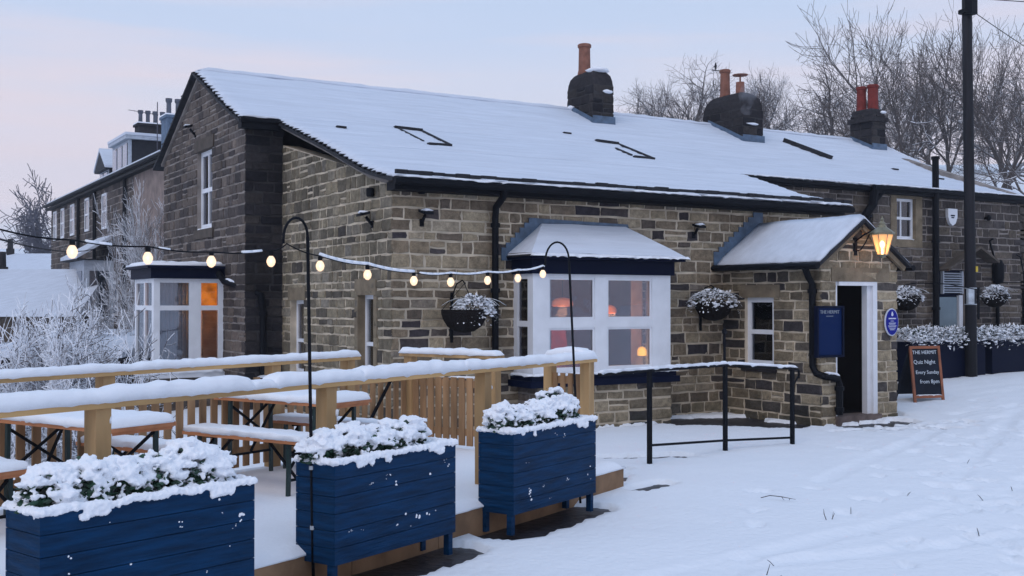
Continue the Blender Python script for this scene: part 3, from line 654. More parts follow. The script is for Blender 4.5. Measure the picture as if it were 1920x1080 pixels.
# chimneys
def chimney(x0, x1, y0, y1, z1, pots, taper=.1, mats=('mortar_black','stone_black'), seed=1, caps=True, snowb=None, shoulder=.35):
    zb = rz(max(y0, min(6.85,y1)))-.6; ch = MB()
    for (P, u, L) in (((x0,y0),XU,x1-x0), ((x0,y1),YD,y1-y0), ((x1,y0),(0,1),y1-y0), ((x1,y1),(-1,0),x1-x0)):
        pass
    core = MB(); core.box(x0+.02, x1-.02, y0+.02, y1-.02, zb, z1-shoulder)
    c = core.build('chimney', M[mats[0]], pub)
    for (P, u, L) in (((x0,y0),XU,x1-x0), ((x0,y1),YD,y1-y0), ((x1,y0),(0,1),y1-y0)):
        stone_wall('chimney_face', c, P, u, L, zb, z1-shoulder, [M[mats[0]], M[mats[1]]], seed=seed+int(L*10), wr=(.2,.4), thick=.02, rows=[zb+i*.2 for i in range(20)], proud=.012)
    s = MB(); k = 12; t = taper   # weathered rounded shoulder
    for i in range(5):
        a = i/4; q = math.sin(a*PI/2); ins = t*(1-math.cos(a*PI/2))*1.2; 
    lv = [(0, 0), (.3, .01), (.62, t*.28), (.86, t*.7), (1, t*1.25)]
    b = len(s.v)
    for a, ins in lv:
        z = z1-shoulder+shoulder*a
        for (X, Y) in ((x0+ins, y0+ins*1.5), ((x0+x1)/2, y0+ins*1.35), (x1-ins, y0+ins*1.5), (x1-ins, (y0+y1)/2), (x1-ins, y1-ins*1.5), ((x0+x1)/2, y1-ins*1.35), (x0+ins, y1-ins*1.5), (x0+ins, (y0+y1)/2)): s.v.append((X, Y, z))
    for i in range(4):
        for j in range(8): s.f.append((b+i*8+j, b+i*8+(j+1)%8, b+(i+1)*8+(j+1)%8, b+(i+1)*8+j)); s.m.append(0)
    s.f.append(tuple(b+32+j for j in range(8))); s.m.append(0)
    s.build('chimney_shoulder', M['stone_black'], c)
    fl = MB()   # lead flashing at the roof line
    for ya, yb in ((y0-.05, (y0+min(y1,6.85))/2), ((y0+min(y1,6.85))/2, min(y1, 6.85))): fl.bar((x0-.03, ya, rz(ya)+.03), (x0-.03, yb, rz(yb)+.03), .02, .10)
    fl.box(x0-.03, x1+.03, y0-.045, y0-.02, rz(y0)-.06, rz(y0)+.13); fl.build('flashing', M['lead'], c)
    for (px, py, h, r_, m_, kind) in pots:
        p = MB(); z = z1-.03
        if kind == 'tall': p.lathe((px,py,z), [(r_*1.15,0),(r_*1.1,.05),(r_,.1),(r_*.93,h-.09),(r_*1.12,h-.07),(r_*1.12,h-.02),(r_*.95,h),(r_*.6,h),(r_*.55,h-.12)], 14)
        else: p.lathe((px,py,z), [(r_,0),(r_*.9,h*.55),(r_*.9,h*.55+.02)], 12); p.lathe((px,py,z), [(.02,h*.55),(.02,h*.9),(r_*1.6,h*.9),(r_*1.7,h*.94),(.03,h)], 10)
        p.build('chimney_pot', M[m_], c, smooth=False)
    if snowb:
        s = MB(); rs = random.Random(seed)
        for (x, y, z, a, b_, h_) in snowb: s.ico((x,y,z), 1, seed, (a,b_,h_), .4, 0, 2)
        s.build('snow', M['snow'], c, smooth=True)
    return c
chimney(7.48, 8.0, 5.95, 6.92, 6.74, [(7.72,6.62,.68,.135,'terracotta','tall')], seed=2, taper=.12, snowb=[(7.74,6.15,6.72,.24,.25,.06),(7.85,5.93,6.25,.12,.05,.04),(7.45,6.75,5.98,.08,.1,.05)])
chimney(11.5, 12.1, 5.68, 7.05, 6.62, [(11.8,6.62,.68,.12,'terracotta','tall'),(11.8,6.1,.5,.11,'terracotta','cowl')], seed=4, taper=.15, shoulder=.42, snowb=[(11.8,5.68,5.85,.2,.05,.03)])
c3 = chimney(16.32, 16.80, 6.12, 6.82, 6.70, [(16.5,6.62,.66,.125,'redpot','tall'),(16.60,6.33,.68,.135,'redpot','tall')], seed=6, taper=.03, shoulder=.16, snowb=[(16.74,6.14,6.62,.1,.08,.04)])
k = MB(); k.box(16.26, 16.86, 6.06, 6.88, 6.36, 6.48); k.build('chimney_band', M['stone_black'], c3)
k = MB(); k.lathe((11.62,6.75,7.28), [(.012,0),(.022,.05),(.035,.08),(.02,.12),(.01,.17)], 8); k.box(11.5,11.78,6.74,6.755,7.25,7.27); k.build('chimney_finial', M['slate'], children(pub)[0] if False else c3.parent)

# ---- front bay window
BX0, BX1, BY = 1.87, 4.27, -.52
bay = MB()
stone_wall('bay_plinth', pub, (BX0+.08,BY+.02), XU, BX1-BX0-.06, -.3, .60, [M['mortar'], M['stone_porch']], seed=21, wr=(.2,.42), thick=.1)
stone_wall('bay_plinth', pub, (BX0+.08,0), YD, -BY-.02, -.3, .60, [M['mortar_dark'], M['stone_gable']], seed=22, thick=.1)
g = MB(); g.box(BX1-.1,BX1+.02,BY+.13,-.03,-.3,.6); g.box(BX0+.15,BX1-.02,BY+.13,.3,.50,.60); g.build('bay_floor', M['mortar_dark'], pub)
bwf = MB()
z0_, z1_ = .73, 2.13
def fb(x0, x1, z0, z1, y0=BY, y1=BY+.07): bwf.box(x0, x1, y0, y1, z0, z1)
fb(BX0, 2.13, z0_, z1_, BY, BY+.1); fb(3.93, BX1, z0_, z1_, BY, BY+.1); fb(2.91, 3.125, z0_, z1_)
for a, b in ((2.13,2.91),(3.125,3.93)):
    fb(a, b, z0_, .80, BY+.004); fb(a, b, 1.38, 1.50, BY+.004); fb(a, b, 2.08, z1_, BY+.004)
for a, b in ((2.13,2.91),(3.125,3.93)):      # sash stiles
    for c, d in ((.80,1.38),(1.50,2.08)):
        bwf.box(a, a+.03, BY+.02, BY+.06, c, d); bwf.box(b-.03, b, BY+.02, BY+.06, c, d); bwf.box(a+.03, b-.03, BY+.02, BY+.06, c, c+.03); bwf.box(a+.03, b-.03, BY+.02, BY+.06, d-.03, d)
for X in (BX0, BX1-.07):
    bwf.box(X, X+.07, BY+.1, BY+.14, z0_, z1_); bwf.box(X, X+.07, -.12, 0, z0_, z1_)
    for c, d in ((z0_,.82),(1.40,1.48),(2.06,z1_)): bwf.box(X+.004, X+.066, BY+.14, -.12, c, d)
bwf.box(BX0+.1, BX1-.1, BY+.1, BY+.3, .68, .72)
bw = bwf.build('bay_window', M['white'], pub)
for a, b in ((2.16,2.88),(3.155,3.90)):
    for c, d in ((.83,1.35),(1.53,2.05)): g = MB(); g.box(a, b, BY+.035, BY+.042, c, d); g.build('pane', M['glass'], bw)
for X in (BX0+.03, BX1-.04):
    for c, d in ((.82,1.40),(1.48,2.06)): g = MB(); g.box(X, X+.008, BY+.14, -.12, c, d); g.build('pane', M['glass'], bw)
g = MB(); g.box(BX0-.10, BX1+.10, BY-.10, -.02, .57, .66); g.box(BX0-.06, BX1+.06, BY-.06, -.02, .66, .73); g.box(BX0-.04, BX1+.04, BY-.05, -.02, 2.13, 2.33); g.box(BX0-.12, BX1+.16, BY-.16, -.02, 2.33, 2.37); build_boxes(g, 'bay_trim', M['navy_dark'], pub)
g = MB(); snow_cap(g, (BX0-.05,BY-.05,.73), (BX1+.08,BY-.05,.73), .05, .03, seed=4); snow_cap(g, (BX0-.05,-.05,.73), (BX0-.05,BY-.05,.73), .05, .03, seed=5); g.build('sill_snow', M['snow'], pub, smooth=True)
RB = [(BX0-.14,-.02),(BX0-.14,BY-.17),(BX1+.2,BY-.17),(BX1+.2,-.02)]; RTp = [(2.32,-.02),(2.32,-.05),(3.80,-.05),(3.80,-.02)]
def hip(mb, z0, z1, grow, mi=0, n=10):
    """hipped lean-to roof surface with a soft thickness"""
    g_ = grow
    b0 = [(RB[0][0]-g_,RB[0][1]),(RB[1][0]-g_,RB[1][1]-g_),(RB[2][0]+g_,RB[2][1]-g_),(RB[3][0]+g_,RB[3][1])]
    pts = [[(b0[i][0]+(RTp[i][0]-b0[i][0])*t/n, b0[i][1]+(RTp[i][1]-b0[i][1])*t/n, z0+(z1-z0)*(t/n)) for i in range(4)] for t in range(n+1)]
    for t in range(n):
        for i in range(3):
            a, b, c, d = pts[t][i], pts[t][i+1], pts[t+1][i+1], pts[t+1][i]; m_ = 14 if i == 1 else 3
            for k_ in range(m_):
                f = lambda P, Q, s: tuple(P[e]+(Q[e]-P[e])*s for e in range(3))
                w = [f(a,b,k_/m_), f(a,b,(k_+1)/m_), f(d,c,(k_+1)/m_), f(d,c,k_/m_)]
                mb.poly([(q[0], q[1]+(.02*nz(q[0]*7,3) if t == 0 and q in w[:2] else 0), q[2]+(.012*nz(q[0]*3,q[1]*3,z0) if mi else 0)) for q in w], mi)
g = MB(); hip(g, 2.37, 2.80, 0); g.poly([(RB[i][0], RB[i][1], 2.365) for i in range(4)]); bayroof = g.build('bay_roof', M['slate'], pub)
g = MB(); hip(g, 2.41, 2.86, -.03, 1); bb_ = [(RB[i][0]+(.03 if i<2 else -.03), RB[i][1]+(.03 if i in (1,2) else 0), 2.41) for i in range(4)]
for i in range(3): g.poly([bb_[i], bb_[i+1], (*bb_[i+1][:2], 2.375), (*bb_[i][:2], 2.375)], 0)
snow_cap(g, (RB[1][0],RB[1][1]-.02,2.37), (RB[2][0],RB[2][1]-.02,2.37), .035, .03, seed=8)
bsn = g.build('snow', [M['snow'],M['roof_snow']], bayroof, smooth=False)
g = MB()   # lead flashing where the bay roof meets the wall, stepped at the left
g.prism([(2.10,-.018,2.72),(3.9,-.018,2.78),(3.86,-.018,2.90),(2.22,-.018,2.93)], (0,-.014,0))
for i in range(7):
    x = 1.66+i*.075; z = 2.37+i*.072; g.box(x, x+.16, -.034-.001*i, -.019, z-.05, z+.13)
for i in range(5):
    x = 4.36-i*.11; z = 2.40+i*.075; g.box(x-.14, x, -.034-.001*i, -.019, z-.06, z+.05)
g.build('flashing', M['lead'], bayroof)

# ---- gable bay window (left)
GX = -1.80
G = [(-.63, 5.36), (GX, 5.36), (GX, 6.72), (-.63, 6.72)]
g = MB(); z0_, z1_ = .56, 2.13
def gb_x(a, b, c, d, y0, y1): g.box(a, b, y0, y1, c, d)
# near cheek (facing the camera): two lights
for a, b in ((-1.80,-1.70),(-1.22,-1.02),(-.73,-.64)): gb_x(a, b, z0_, z1_, 5.36, 5.44)
for a, b in ((-1.70,-1.22),(-1.02,-.73)):
    for c, d in ((z0_,z0_+.09),(1.60,1.68),(2.06,z1_)): gb_x(a, b, c, d, 5.364, 5.436)
for y0, y1 in ((5.44,5.50),(5.98,6.06),(6.62,6.72)): g.box(GX, GX+.08, y0, y1, z0_, z1_)
for y0, y1 in ((5.50,5.98),(6.06,6.62)):
    for c, d in ((z0_,z0_+.09),(1.60,1.68),(2.06,z1_)): g.box(GX+.004, GX+.076, y0, y1, c, d)
g.box(GX+.08, -.64, 6.64, 6.72, z0_, z1_)
gw = g.build('bay_window', M['white'], pub)
for a, b in ((-1.70,-1.22),(-1.02,-.73)):
    for c, d in ((.65,1.60),(1.68,2.06)): q = MB(); q.box(a, b, 5.39, 5.398, c, d); q.build('pane', M['glass'], gw)
for y0, y1 in ((5.50,5.98),(6.06,6.62)):
    for c, d in ((.65,1.60),(1.68,2.06)): q = MB(); q.box(GX+.03, GX+.038, y0, y1, c, d); q.build('pane', M['glass'], gw)
q = MB(); q.box(GX-.02, -.64, 5.34, 6.74, -.6, .48); q.build('bay_plinth', M['stone_gable'], pub)
q = MB(); q.box(GX-.08, -.64, 5.28, 6.80, .48, .56); q.build('bay_sill', M['white'], pub)
q = MB(); q.box(GX-.06, -.60, 5.30, 6.78, 2.13, 2.30); q.box(GX-.13, -.58, 5.23, 6.85, 2.30, 2.345); build_boxes(q, 'bay_trim', M['navy_dark'], pub)
q = MB(); q.prism([(GX-.13,5.23,2.345),(GX-.13,6.85,2.345),(-.64,6.85,2.345),(-.64,5.23,2.345)], (0,0,.03)); snow_cap(q, (GX-.1,6.04,2.36), (-.66,6.04,2.36), .8, .06, seed=3, flat=.25, k=13); q.build('bay_roof_snow', M['snow'], pub, smooth=True)
q = MB(); snow_cap(q, (GX-.05,5.30,.56), (-.66,5.30,.56), .05, .05, seed=5); snow_cap(q, (GX-.06,6.75,.56), (GX-.06,5.28,.56), .05, .05, seed=6); q.build('sill_snow', M['snow'], pub, smooth=True)
q = MB(); q.box(-1.2,-.64,5.60,6.6,.6,2.1) if False else None
cu = MB(); 
for i in range(18):   # hanging curtain behind the side lights
    x = -1.68+i*.033; cu.tube([(x,5.55+.012*(i%2),.6),(x,5.55+.012*(i%2),2.1)], .02, 6)
cu.build('curtain', M['blind'], pub, smooth=True)
q = MB(); q.box(-1.04,-.71,5.50,5.51,1.63,2.1); lb_ = mat('orange_glow_panel', (.7,.25,.03), .8, emit=.42, ecol=(1,.27,.015), var=.3, vscale=3); q.build('glow_panel', lb_, pub)  # self-glowing panel added behind the upper pane for its orange light
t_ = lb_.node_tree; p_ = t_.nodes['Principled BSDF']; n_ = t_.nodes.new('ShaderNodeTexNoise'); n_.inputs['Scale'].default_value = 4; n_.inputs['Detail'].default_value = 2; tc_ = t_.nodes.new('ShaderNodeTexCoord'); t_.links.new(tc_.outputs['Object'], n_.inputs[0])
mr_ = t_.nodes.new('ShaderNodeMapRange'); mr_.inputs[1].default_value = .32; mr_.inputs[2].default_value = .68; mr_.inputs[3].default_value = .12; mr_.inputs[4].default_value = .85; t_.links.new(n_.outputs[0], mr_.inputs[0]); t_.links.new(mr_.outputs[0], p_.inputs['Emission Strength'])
# inner rooms behind the glass
q = MB(); q.box(.35, 7.9, 3.9, 4.0, -.3, 3.0); q.box(.35,7.9,.3,4,2.5,2.55); q.box(-.3,2.4,4.45,4.5,-.3,2.6); q.box(2.4,2.5,4.5,9.2,-.3,2.6); q.build('room', M['room'], pub)

# ---- porch
PX0, PX1, PY = 5.77, 7.36, -2.05
prow = [-.35,-.1,.08,.25,.4,.56,.70,.86,1.02,1.16,1.3,1.47,1.62,1.76,1.9,2.03,2.2,2.33,2.5,2.66,2.8,2.95]
stone_wall('porch_wall', pub, (PX0,0), YD, 2.05, -.35, 2.30, [M['mortar'], M['stone_porch']], [(.50,1.11,.76,1.81)], seed=31, wr=(.18,.42), rows=prow, thick=.2)
stone_wall('porch_wall', pub, (PX0,PY), XU, 1.59, -.35, 2.9, [M['mortar'], M['stone_porch']], [(.30,1.16,-.1,2.04)], poly=[(0,-.35),(1.59,-.35),(1.59,2.26),(.76,2.86),(0,2.28)], seed=32, wr=(.15,.36), rows=prow, thick=.2)
q = MB(); q.box(PX1-.02,PX1,PY+.2,0,-.35,2.28); q.build('porch_wall', M['mortar_dark'], pub)
q = MB(); wbox(q, (PX0,PY), XU, .2, 1.42, 2.037, 2.24, -.15, .02); wbox(q, (PX0,0), YD, .38, 1.25, 1.807, 2.0, -.15, .018); build_boxes(q, 'lintel', M['lintel'], pub)
q = MB(); wbox(q, (PX0,0), YD, .44, 1.18, .68, .763, -.15, .04); q.build('window_sill', M['stone_black'], pub)
sash(pub, (PX0,0), YD, .50, 1.11, .76, 1.81, rec=.05, fw=.075, rails=(.5,), snow=.015)
q = MB(); D = lambda a0, a1, z0, z1, o0, o1: wbox(q, (PX0,PY), XU, a0, a1, z0, z1, o0, o1)
D(.30,.36,.05,2.04,-.16,-.03); D(1.07,1.16,.05,2.04,-.16,.012); D(1.00,1.07,.05,1.98,-.14,-.04); D(.36,1.07,1.98,2.04,-.16,.012); 
q.build('door_frame', M['white'], pub)
q = MB(); q.box(6.05,6.98,PY-.05,PY+.25,-.1,.09); q.build('doorstep', M['rubble'], pub)
q = MB(); q.box(PX0+.2,PX1-.02,PY+.2,1.2,-.2,.05); q.box(PX0+.2,PX1,1.1,1.2,0,2.6); q.build('porch_floor', M['inside_dark'], pub)
q = MB(); q.box(5.99,7.33,-.14,-.06,-.2,2.3); q.box(7.28,7.33,PY+.22,-.15,-.2,2.3); q.build('dark_lining', M['inside_dark'], pub)  # near-black lining panels added to give the doorway its dark shade
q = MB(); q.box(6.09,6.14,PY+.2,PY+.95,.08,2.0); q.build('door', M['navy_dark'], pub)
AX, AZ_ = 6.53, 2.95
def proof(mb, top, xe0, xe1, y0, y1, th, mi=0, st=.12, wav=False):
    for (xa, xb) in ((xe0, AX), (xe1, AX)):
        za = 2.30+top; zb = AZ_+top; n = 8; m = max(2, int((y1-y0)/st)); b = len(mb.v)
        for lev in (0, 1):
            for j in range(m+1):
                y = y0+(y1-y0)*j/m
                for i in range(n+1):
                    t = i/n; x = xa+(xb-xa)*t; z = za+(zb-za)*t-(th if lev else 0)
                    if wav and not lev: z += .012*nz(x*3,y*3)+.006*nz(x*9,y*9,2); ed = min(t*1.0, (y-y0)); z -= .035*(1-sstep(0,.07,ed))
                    xx = x+(.025*nz(y*6,5) if (i == 0 and wav) else 0); yy = y+(.02*nz(x*9,2) if (j == 0 and wav) else 0)
                    mb.v.append((xx, yy, z))
        N = (n+1)*(m+1); ix = lambda l, j, i: b+l*N+j*(n+1)+i
        for j in range(m):
            for i in range(n): mb.f.append((ix(0,j,i),ix(0,j,i+1),ix(0,j+1,i+1),ix(0,j+1,i))); mb.f.append((ix(1,j,i),ix(1,j+1,i),ix(1,j+1,i+1),ix(1,j,i+1))); mb.m += [mi, mi]
        for i in range(n):
            for j in (0, m): mb.f.append((ix(0,j,i),ix(0,j,i+1),ix(1,j,i+1),ix(1,j,i))); mb.m.append(mi)
        for j in range(m):
            for i in (0, n): mb.f.append((ix(0,j,i),ix(0,j+1,i),ix(1,j+1,i),ix(1,j,i))); mb.m.append(mi)
q = MB(); proof(q, 0, 5.60, 7.52, -2.20, 0, .05); pr_roof = q.build('porch_roof', M['slate'], pub)
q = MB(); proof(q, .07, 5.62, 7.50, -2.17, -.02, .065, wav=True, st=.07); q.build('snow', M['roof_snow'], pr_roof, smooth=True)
q = MB()
for xe in (5.66, 7.46): q.bar((xe, -2.11, 2.235), (AX, -2.11, AZ_-.09), .05, .07)
q.build('bargeboard', M['lintel'], pr_roof)
q = MB()
for i in range(9):
    x = 5.55+i*.105; z = 2.40+i*.082; q.box(x, x+.2, -.034-.0008*i, -.019, z-.08, z+.13)
q.build('flashing', M['lead'], pr_roof)
q = MB(); q.tube([(5.55,.0,2.27),(5.55,-2.2,2.25)], .045, 8); q.tube([(7.57,-.1,2.27),(7.57,-2.2,2.25)], .045, 8); q.build('gutter', M['black'], pr_roof)
pipe([(5.55,-1.95,2.24),(5.62,-1.95,2.1),(5.70,-1.95,2.0),(5.70,-1.95,.82),(5.72,-2.0,.72),(5.76,-2.12,.68),(6.02,-2.13,.64),(6.05,-2.13,.55),(6.05,-2.13,.12)], .05, [(5.70,-1.95,1.9),(6.05,-2.13,.5),(6.05,-2.13,.2)])
q = MB(); snow_cap(q, (5.78,-2.12,.73), (6.03,-2.13,.69), .035, .025, seed=1); q.build('pipe_snow', M['snow'], pub, smooth=True)
q = MB(); wbox(q, (PX0,PY), XU, .385, .46, 1.52, 1.82, -.3, -.295); q.build('notice', M['paper'], pub)

# ---- louvred door recess at the right
q = MB(); q.box(13.46,14.42,2.06,2.10,.3,2.42); q.build('door_panel', M['navy_dark'], pub)
q = MB(); q.box(13.50,14.18,2.02,2.055,.35,1.84); q.build('door', M['wet_door'], pub)
q = MB(); q.box(14.22,14.34,1.99,2.055,.35,1.88); q.build('door_frame', M['white'], pub)
q = MB()
for i in range(9): q.prism([(13.72,1.99,1.93+i*.05),(13.72,2.05,1.95+i*.05),(13.72,2.05,1.962+i*.05),(13.72,1.99,1.942+i*.05)], (.60,0,0))
q.box(13.69,13.72,1.98,2.05,1.91,2.39); q.box(14.32,14.35,1.98,2.05,1.91,2.39); q.build('louvre', M['louvre'], pub)
q = MB(); q.bar((13.38,1.75,2.40),(14.50,1.80,2.90),.28,.05); q.bar((14.5,1.80,2.90),(15.2,1.85,2.6),.28,.05); q.build('door_canopy', M['lintel_dark'], pub)

# ------------------------------------------------------------------ deck, railings, picket fences
DO = (-1.641, -5.301); DA = math.atan2(.433, .901)
def dk(s, t, z=0): return Vector((DO[0]+math.cos(DA)*s-math.sin(DA)*t, DO[1]+math.sin(DA)*s+math.cos(DA)*t, z))
def local_root(name, s, t, z=0):
    e = empty(name, dk(s, t, z), DA); return e
DZ = .20
deck = local_root('deck', 0, 0)
tag(deck, 'low timber deck of the beer terrace buried under smooth snow', 'deck')
g = MB()
x = -8.0
r = random.Random(3)
while x < 1.75:
    w = min(r.uniform(.9, 1.5), 1.78-x); g.box(x+.003, x+w-.003, -.385, -.355, -.1, DZ-.03); x += w
g.build('fascia_board', M['wood_d'], deck, local=True)
g = MB(); g.box(1.75, 1.78, -.35, 2.35, -.1, DZ-.03); g.build('fascia_board', M['wood_d'], deck, local=True)
g = MB(); 
for i in range(22): g.box(-8, 1.75, -.35+i*.122, -.35+i*.122+.116, DZ-.06, DZ-.03)
g.build('decking', M['wood_d'], deck, local=True)
g = MB(); N1, N2 = 140, 40
for lev in (0, 1):
    for j in range(N2+1):
        for i in range(N1+1):
            s_ = -8+9.79*i/N1; t_ = -.40+2.78*j/N2; e = min(1.79-s_, t_+.40, 2.38-t_)
            z = DZ+.035+.012*nz(s_*2,t_*2)+.006*nz(s_*7,t_*7,1)-.05*(1-sstep(0,.09,e)) if lev == 0 else DZ-.029
            g.v.append((s_+(.012*nz(t_*5,2) if i == N1 else 0), t_+(.014*nz(s_*4,1)+.008*nz(s_*17,4) if j == 0 else 0), z))
NN = (N1+1)*(N2+1)
for j in range(N2):
    for i in range(N1):
        a = j*(N1+1)+i; g.f.append((a, a+1, a+N1+2, a+N1+1)); g.f.append((NN+a, NN+a+N1+1, NN+a+N1+2, NN+a+1)); g.m += [0,0]
for i in range(N1):
    for j in (0, N2): a = j*(N1+1)+i; g.f.append((a, a+1, NN+a+1, NN+a)); g.m.append(0)
for j in range(N2):
    for i in (0, N1): a = j*(N1+1)+i; g.f.append((a, a+N1+1, NN+a+N1+1, NN+a)); g.m.append(0)
g.build('snow', M['snow'], deck, local=True, smooth=True)

def clumps(mb, pts, r0, r1, seed, sq=(1,1,.7)):
    r = random.Random(seed)
    for p in pts: mb.ico((p[0], p[1], p[2]), r.uniform(r0, r1), r.random()*50, sq, .5, 0, 1)
RZ = 1.20   # underside of snow on the handrails
front = local_root('deck_railing', 0, 0)
tag(front, 'long front handrail of new pine piled with snow running behind the blue planters', 'railing')
for s_ in (-5.6,-3.73,-1.9,0,1.76):
    g = MB(); g.box(s_-.05, s_+.05, -.05, .05, DZ-.1, RZ-.035); p = g.build('post', M['wood'], front, local=True)
    q = MB(); r = random.Random(int(s_*10)+90)
    n_ = 14 if s_ in (-3.73, -1.9) else 5
    pts = [(s_+.052+r.uniform(-.006,.012), r.uniform(-.04,.04), r.uniform(.72,1.1) if n_ > 5 else r.uniform(.9,1.1)) for i in range(n_*2)]
    clumps(q, pts, .012, .032 if n_ > 5 else .02, 4, (.5,1,1.1)); q.build('snow', M['snow'], p, local=True, smooth=True)
g = MB(); g.box(-7, 1.84, -.07, .07, RZ-.035, RZ); g.build('handrail', M['wood_h'], front, local=True)
g = MB(); cuts = [-7, -3.2, -3.02, -2.45, -2.3, -.5, -.42, .55, .62, 1.86]
snow_cap(g, (-7,0,RZ-.004), (-2.62,0,RZ-.004), .078, .085, seed=1, rag=.007); snow_cap(g, (-2.66,0,RZ-.004), (-2.42,0,RZ-.004), .075, .05, seed=3, rag=.01); snow_cap(g, (-2.46,0,RZ-.004), (-1.55,0,RZ-.004), .078, .08, seed=5, rag=.007)
snow_cap(g, (-1.6,0,RZ-.004), (-.32,0,RZ-.004), .078, .085, seed=9, rag=.008); snow_cap(g, (-.36,0,RZ-.004), (1.85,0,RZ-.004), .075, .07, seed=13, rag=.007)
r = random.Random(2)
clumps(g, [(r.uniform(-1.5,-.7), r.uniform(-.02,.04), RZ+.075) for i in range(12)], .015, .03, 7, (1.2,1,.6))
g.build('snow', M['snow'], front, local=True, smooth=True)

def pickets(root, a, b, t, zb, zt, along='s', w=.068, pitch=.13, side=1, name='picket_panel'):
    """one panel: two battens and vertical pales"""
    g = MB(); L = b-a; n = int(L/pitch)
    def B(u0, u1, o0, o1, z0, z1):
        if along == 's': g.box(u0, u1, t+o0, t+o1, z0, z1)
        else: g.box(t+o0, t+o1, u0, u1, z0, z1)
    B(a, b, -.018, .018, zt-.10, zt-.03); B(a, b, -.018, .018, zb+.10, zb+.17)
    rr_ = random.Random(int(a*100+t*10))
    for i in range(n+1):
        u = a+(L-w)*i/n; dz = rr_.uniform(-.004,.004); B(u, u+w, side*.019-.009, side*.019+.009, zb+dz, zt+dz)
    return g.build(name, M['wood_p'], root, local=True)
def fence_snow(root, a, b, t, z, along, hw=.022, h=.02, seed=0):
    g = MB(); r = random.Random(seed); u = a
    while u < b:
        l = r.uniform(.2, .9); e = min(b, u+l)
        if along == 's': snow_cap(g, (u,t,z), (e,t,z), hw, h, seed=u, rag=.004)
        else: snow_cap(g, (t,u,z), (t,e,z), hw, h, seed=u, rag=.004)
        u = e+r.uniform(.02,.15)
    return g.build('snow', M['snow'], root, local=True, smooth=True)
back = local_root('picket_fence', 0, 2.2)
tag(back, 'long pine picket fence with snowy handrail along the back of the terrace', 'fence')
PB = [-5.7,-3.9,-2.04,-.23,.80]
for i, s_ in enumerate(PB):
    g = MB(); g.box(s_-.055, s_+.055, -.05, .05, DZ-.1, RZ-.035); g.build('post', M['wood'], back, local=True)
for a, b in zip([-7]+PB, PB): 
    if b-a > .3: pickets(back, a+.06, b-.06, 0, DZ+.08, 1.06, side=-1)
g = MB(); g.box(-7, .92, -.07, .07, RZ-.035, RZ); g.build('handrail', M['wood_h'], back, local=True)
g = MB(); snow_cap(g, (-7,0,RZ-.003), (.93,0,RZ-.003), .076, .062, seed=21, rag=.005); g.build('rail_snow', M['snow'], back, local=True, smooth=True)
for a, b in zip([-7]+PB, PB): fence_snow(back, a+.06, b-.06, 0, 1.055, 's', seed=int(a*7+50))
low = local_root('picket_fence', 1.3, 2.2)
tag(low, 'short low run of pickets without a handrail at the back corner of the terrace', 'fence')
pickets(low, -.42, .40, 0, DZ+.05, 1.0, side=-1); fence_snow(low, -.42, .4, 0, .995, 's', seed=4)
q = MB(); q.bar((-.38,-.06,.35), (.25,-.06,1.1), .02, .03); q.build('brace', M['black'], low, local=True)
endw = local_root('picket_fence', 1.76, 1.1)
tag(endw, 'pine picket fence across the terrace end, in front of the black drainpipe', 'fence')
for t_ in (-.02, 1.06):
    g = MB(); g.box(-.05, .05, t_-.05, t_+.05, DZ-.1, RZ-.035); g.build('post', M['wood'], endw, local=True)
pickets(endw, .03, 1.01, 0, DZ+.06, .96, 't', pitch=.105, w=.075, side=-1)
g = MB(); g.box(-.07, .07, -.1, 1.16, RZ-.035, RZ); g.build('handrail', M['wood'], endw, local=True)
g = MB(); snow_cap(g, (0,-.1,RZ-.003), (0,1.17,RZ-.003), .078, .06, seed=31, rag=.006); g.build('rail_snow', M['snow'], endw, local=True, smooth=True); fence_snow(endw, .03, 1.0, 0, .955, 't', seed=9)
ends = local_root('picket_fence', 1.76, .2)
tag(ends, 'short picket panel capped with thick snow, directly behind the rightmost blue planter', 'fence')
pickets(ends, -.14, .17, -.0, DZ+.35, 1.05, 't', pitch=.10, w=.05, side=-1)
g = MB(); g.box(-.07, .07, -.12, .24, RZ-.033, RZ-.002); g.build('handrail', M['wood'], ends, local=True)
g = MB(); snow_cap(g, (0,-.22,RZ+.02), (0,.25,RZ), .085, .085, seed=37, rag=.006); g.build('rail_snow', M['snow'], ends, local=True, smooth=True)
g = MB(); g.box(-.05, .05, .17, .26, DZ-.1, RZ-.035); g.build('post', M['wood'], ends, local=True)

# ------------------------------------------------------------------ folding beer tables and benches
def bench(name, w, L, h, label, cat, group, table=False, seed=1):
    e = empty(name); tag(e, label, cat, group)
    g = MB(); g.box(-w/2, w/2, 0, L, h-.028, h); g.box(-w/2+.02, w/2-.02, .015, .03, h-.05, h-.028); g.build('tabletop' if table else 'seat', M['wood_t'], e)
    for y0 in (.16, L-.16):
        for sx in (-1, 1):
            g = MB(); g.bar((sx*(w/2-.035), y0, 0), (sx*(w/2-.045), y0, h-.03), .028, .028, 0, (1,0,0)); g.build('leg', M['green'], e)
        g = MB(); a = w/2-.04
        g.bar((-a,y0,h*.45),(a,y0,h-.06),.014,.02); g.bar((a,y0+.015,h*.45),(-a,y0+.015,h-.06),.014,.02); g.bar((-a,y0,h*.28),(a,y0,h*.28),.014,.02); g.bar((0,y0,h-.05),(0,y0+(.28 if y0 < L/2 else -.28),h-.03),.014,.02)
        g.bar((0,y0,h*.3),(0,y0+(.3 if y0 < L/2 else -.3),h-.04),.014,.02)
        g.build('brace', M['black'], e)
    g = MB(); snow_cap(g, (0,-.005,h-.002), (0,L+.005,h-.002), w/2+.004, .062 if table else .052, seed=seed, flat=.22, rag=.006, k=13); g.build('snow', M['snow'], e, smooth=True)
    return e
